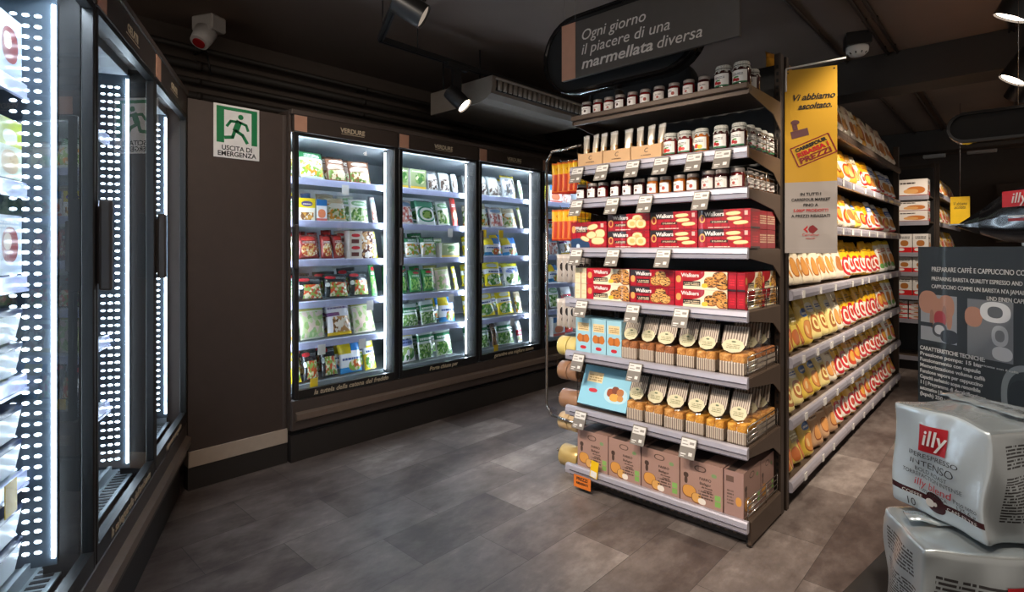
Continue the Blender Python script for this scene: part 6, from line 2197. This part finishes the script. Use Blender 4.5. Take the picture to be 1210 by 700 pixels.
put('lettering', on_foil(text_mesh('illy blend', 0.010, M['offwhite'], ext=0.0), pk2, -0.010, 0.094, 0.0016), pk2)
bm = bmesh.new()
ell_poly(bm, 0, 0.0225, 0.006, 0.005, -0.0092, 12)
ell_poly(bm, 0.0072, 0.023, 0.0025, 0.0025, -0.0092, 10)
obj('cup_emblem', bm, M['offwhite'], pk1)
# things lying on the machine box
bt = TT + MH + 0.001
bdir = Vector((math.cos(R(MAng)), math.sin(R(MAng)), 0))
tip = onZ(1127, 268, bt + 0.03)
BS = 1.12
bb = thing('black_coffee_bag', 'pointed glossy black coffee bag lying on the machine carton', 'coffee bag', (tip.x, tip.y, bt), MAng - 6)
bm = bmesh.new()
secs = [(0.0, .035, .036, .004), (0.035, .050, .040, .022), (0.07, .066, .046, .042), (0.10, .074, .048, .048), (0.30, .074, .048, .048), (0.32, .070, .046, .042)]
rings = []
for (x, hy, zc_, hz) in secs:
    ring = []
    for i in range(16):
        a = 2 * math.pi * i / 16
        ca, sa = math.cos(a), math.sin(a)
        k = 1 / max(abs(ca), abs(sa)) ** .75
        ring.append(bm.verts.new((x, hy + 0.002 + hy * ca * k * .9, zc_ + hz * sa * k * .9)))
    rings.append(ring)
for k in range(len(rings) - 1):
    for i in range(16):
        j = (i + 1) % 16
        f = bm.faces.new((rings[k][i], rings[k][j], rings[k + 1][j], rings[k + 1][i])); f.smooth = k > 0
bm.faces.new(rings[0]); bm.faces.new(list(reversed(rings[-1])))
zlow = min(v.co.z for v in bm.verts)
for v in bm.verts:
    v.co.z -= zlow
obj('bag_body', bm, M['blackgloss'], bb)
bm = bmesh.new()
bm_box(bm, 0.082, 0.132, 0.006, 0.008, 0.054, 0.076)
obj('logo_square', bm, M['red'], bb, (0, -0.008, 0))
text('illy', 0.020, M['offwhite'], bb, (0.107, -0.0035, 0.065), shear=0.2, ext=0.0003)
boxo('maroon_line', (0.09, 0.31, -0.0012, 0.0016, 0.034, 0.038), M['darkred'], bb)
boxo('silver_line', (0.09, 0.31, -0.0014, 0.0016, 0.040, 0.0412), M['silverink'], bb)
boxo('end_seal', (-0.018, 0.012, 0.006, 0.066, 0.032, 0.0345), M['foil'], bb, 0.0008)
q = onZ(1215, 262, bt + 0.04)
foil_pack('silver coffee pack beside the black bag on the machine carton', (q.x + 0.03, q.y + 0.01, bt), -30, 0.09, 0.09, 0.085, (M['foilback'], M['foilside'], M['foilback']), 21)

# ------------------------------------------------------------------ far end of the aisle
FYY = 6.9
fx0, fx1 = -1.6, -0.70
fu = thing('far_shelving', 'far end shelves stacked with white snack boxes beyond the aisle', 'shelving', ((fx0 + fx1) / 2, FYY, 0), 0)
fcx = (fx0 + fx1) / 2
FZ = [0.14, 0.52, 0.76, 1.00, 1.20, 1.52, 1.78]
bm = bmesh.new()
boxo('back_panel', (fx0 - fcx, fx1 - fcx, 0.42, 0.44, 0.02, 2.1), M['black'], fu)
boxo('base', (fx0 - fcx, fx1 - fcx, 0.03, 0.42, 0, 0.10), M['black'], fu)
boxo('upright_post', (fx1 - fcx - 0.03, fx1 - fcx + 0.01, 0.44, 0.50, 0, 2.15), M['post'], fu)
for z in FZ:
    s = boxo('shelf', (fx0 - fcx, fx1 - fcx, 0.01, 0.42, z - 0.014, z), M['shelfmetal'], fu)
    boxo('price_rail', (fx0 - fcx, fx1 - fcx, -0.006, 0.009, z - 0.04, z + 0.003), M['railgrey'], s)
M['snack'] = art('white_snack_box', '#ece4dc', [('lines', .1, .72, .6, .9, '#3a2a26', 1), ('ell', .62, .34, .30, .22, '#c9793a'), ('ell', .46, .28, .24, .14, '#e0a868'), ('rect', 0, 0, 1, .06, '#8a2a26')], .35, .2)
M['redwhite'] = art('white_red_snack_box', '#eee9e4', [('rect', 0, 0, 1, .28, '#d8262c'), ('ell', .5, .5, .26, .16, '#b9763a'), ('lines', .15, .74, .85, .9, '#2a2a2e', 2), ('ell', .3, .16, .2, .08, '#f2efe9')], .35, .2)
lvl = ['lowest', 'second', 'third', 'fourth', 'fifth', 'sixth', 'topmost']
for k, z in enumerate(FZ):
    if k == 0:
        continue
    top = FZ[k + 1] if k + 1 < len(FZ) else 2.02
    gap = top - z - 0.05
    if k in (1,):
        for st in range(4):
            for j in range(2):
                carton('snack_box', f'flat white and red snack box, {lvl[k]} far shelf, {ORD[st]} in its {("outer", "inner")[j]} pile', 'box', (fx1 - 0.085 - j * 0.175, FYY + 0.02, z + 0.002 + st * 0.046), (0.165, 0.2, 0.044), (M['redwhite'], M['snack'], M['snack']), 0, 'snack boxes far down the aisle')
    elif k in (2, 3, 4):
        for j in range(4):
            carton('snack_box', f'white and red snack box on the {lvl[k]} far shelf, {ORD[j]} from the aisle', 'box', (fx1 - 0.07 - j * 0.135, FYY + 0.02, z + 0.002), (0.128, 0.2, min(gap, 0.19)), (M['redwhite'], M['snack'], M['snack']), 0, 'snack boxes far down the aisle')
    else:
        for st in range(2 if k == 5 else 1):
            for j in range(2):
                hh = min(0.115, gap / (2 if k == 5 else 1)) if k == 5 else min(0.17, gap)
                carton('snack_box', f'white wafer snack box, {lvl[k]} far shelf, {("lower", "upper")[st]}, {ORD[j]} from the aisle', 'box', (fx1 - 0.14 - j * 0.262, FYY + 0.02, z + 0.002 + st * (hh + .001)), (0.255, 0.2, hh), (M['snack'], M['redwhite'], M['snack']), 0, 'snack boxes far down the aisle')
# aisle side of the far row
fg = thing('far_aisle_shelving', 'distant aisle shelving with bags beyond the white snack boxes', 'shelving', (-1.0, 8.4, 0), 0)
boxo('back_panel', (-0.02, 0.0, -1.0, 1.6, 0.02, 2.1), M['black'], fg)
boxo('end_frame', (0.0, 0.34, -1.0, -0.97, 0.0, 2.15), M['post'], fg)
boxo('base', (0.0, 0.34, -0.96, 1.6, 0.0, 0.09), M['black'], fg)
FG = [0.12, 0.5, 0.85, 1.2, 1.52, 1.84]
for z in FG:
    s = boxo('shelf', (0.0, 0.33, -0.965, 1.6, z - 0.014, z), M['shelfmetal'], fg)
    boxo('price_rail', (0.331, 0.343, -0.965, 1.6, z - 0.04, z + 0.003), M['railgrey'], s)
rnd = random.Random(8)
for k, z in enumerate(FG):
    for j in range(11):
        ty = rnd.choice(['ring', 'orange', 'cream', 'white', 'bluewhite', 'pale', 'yellow'])
        desc, mm = AB[ty]
        bag('biscuit_bag', f'{desc} bag, {("bottom", "second", "third", "fourth", "fifth", "topmost")[k]} distant shelf, {ORD[j]} beyond the snack boxes', 'bag', mm, 'stand', (-1.0 + 0.27, 8.4 - 0.86 + j * 0.215, z + 0.012), (0.2, 0.085, 0.24), 90, 8, 'bags on the distant shelves', (j + k) % 4)
# distant yellow banner and the long dark wall behind
p = onY(1123, 266, 7.2); q = onY(1146, 232, 7.2)
fb = thing('hanging_banner', 'small distant yellow banner hanging beyond the far shelves', 'sign', (p.x, 7.2, p.z), 0)
boxo('board', (0, q.x - p.x, 0, 0.004, 0, q.z - p.z), M['bannerfront'] if False else M['yellow'], fb)
text('Vi abbiamo', 0.05, M['ink'], fb, ((q.x - p.x) * .5, -0.001, (q.z - p.z) * .75), shear=.3, width=(q.x - p.x) * .7)
text('ascoltato.', 0.05, M['ink'], fb, ((q.x - p.x) * .5, -0.001, (q.z - p.z) * .62), shear=.3, width=(q.x - p.x) * .6)
bm = bmesh.new()
bm_cyl(bm, ((q.x - p.x) / 2, 0.002, q.z - p.z), ((q.x - p.x) / 2, 0.002, ZC - p.z), 0.003, 5)
obj('wire', bm, M['chrome'], fb)
for i, (px, py, wd) in enumerate(((1104, 184, 0.26), (1160, 178, 0.32))):
    p = onZ(px, py, 2.60)
    bm = bmesh.new()
    bm_box(bm, -wd / 2, wd / 2, -0.05, 0.05, -0.035, 0.03, 0.008)
    t = thing('emergency_light', f'white emergency light fitting on the far ceiling, {("left", "right")[i]} of two'.replace('left of two', 'over the snack boxes').replace('right of two', 'over the yellow banner'), 'light fitting', (p.x, p.y, 2.60), 0)
    obj('housing', bm, M['offwhite'], t)
    bm = bmesh.new()
    for xx in (-wd * .3, wd * .3):
        bm_cyl(bm, (xx, 0, 0.03), (xx, 0, ZC - 2.6), 0.004, 6)
    obj('mounting_rods', bm, M['black'], t)
# shelving across the far right, closing the view
rs = thing('far_wall_shelving', 'dim wall shelving at the far end behind the coffee display', 'shelving', (1.2, 10.4, 0), 0)
boxo('back_panel', (-1.5, 1.8, 0.5, 0.52, 0, 2.2), M['wallback'], rs)
for z in (0.15, 0.55, 0.95, 1.35, 1.75):
    boxo('shelf', (-1.5, 1.8, 0.1, 0.5, z - 0.02, z), M['shelfmetal'], rs)
for k, z in enumerate((0.15, 0.55, 0.95, 1.35, 1.75)):
    for j in range(10):
        ty = rnd.choice(['cocoa', 'kraft', 'redbrown', 'pale', 'green'])
        desc, mm = AB[ty]
        bag('biscuit_bag', f'{desc} bag on the far wall shelving, {ORD[k]} shelf up, {ORD[j]} along', 'bag', mm, 'stand', (-0.1 + j * 0.3, 10.4 + 0.2, z + 0.012), (0.26, 0.1, 0.28), 0, 6, 'bags on the far wall shelving', (j + k) % 4)
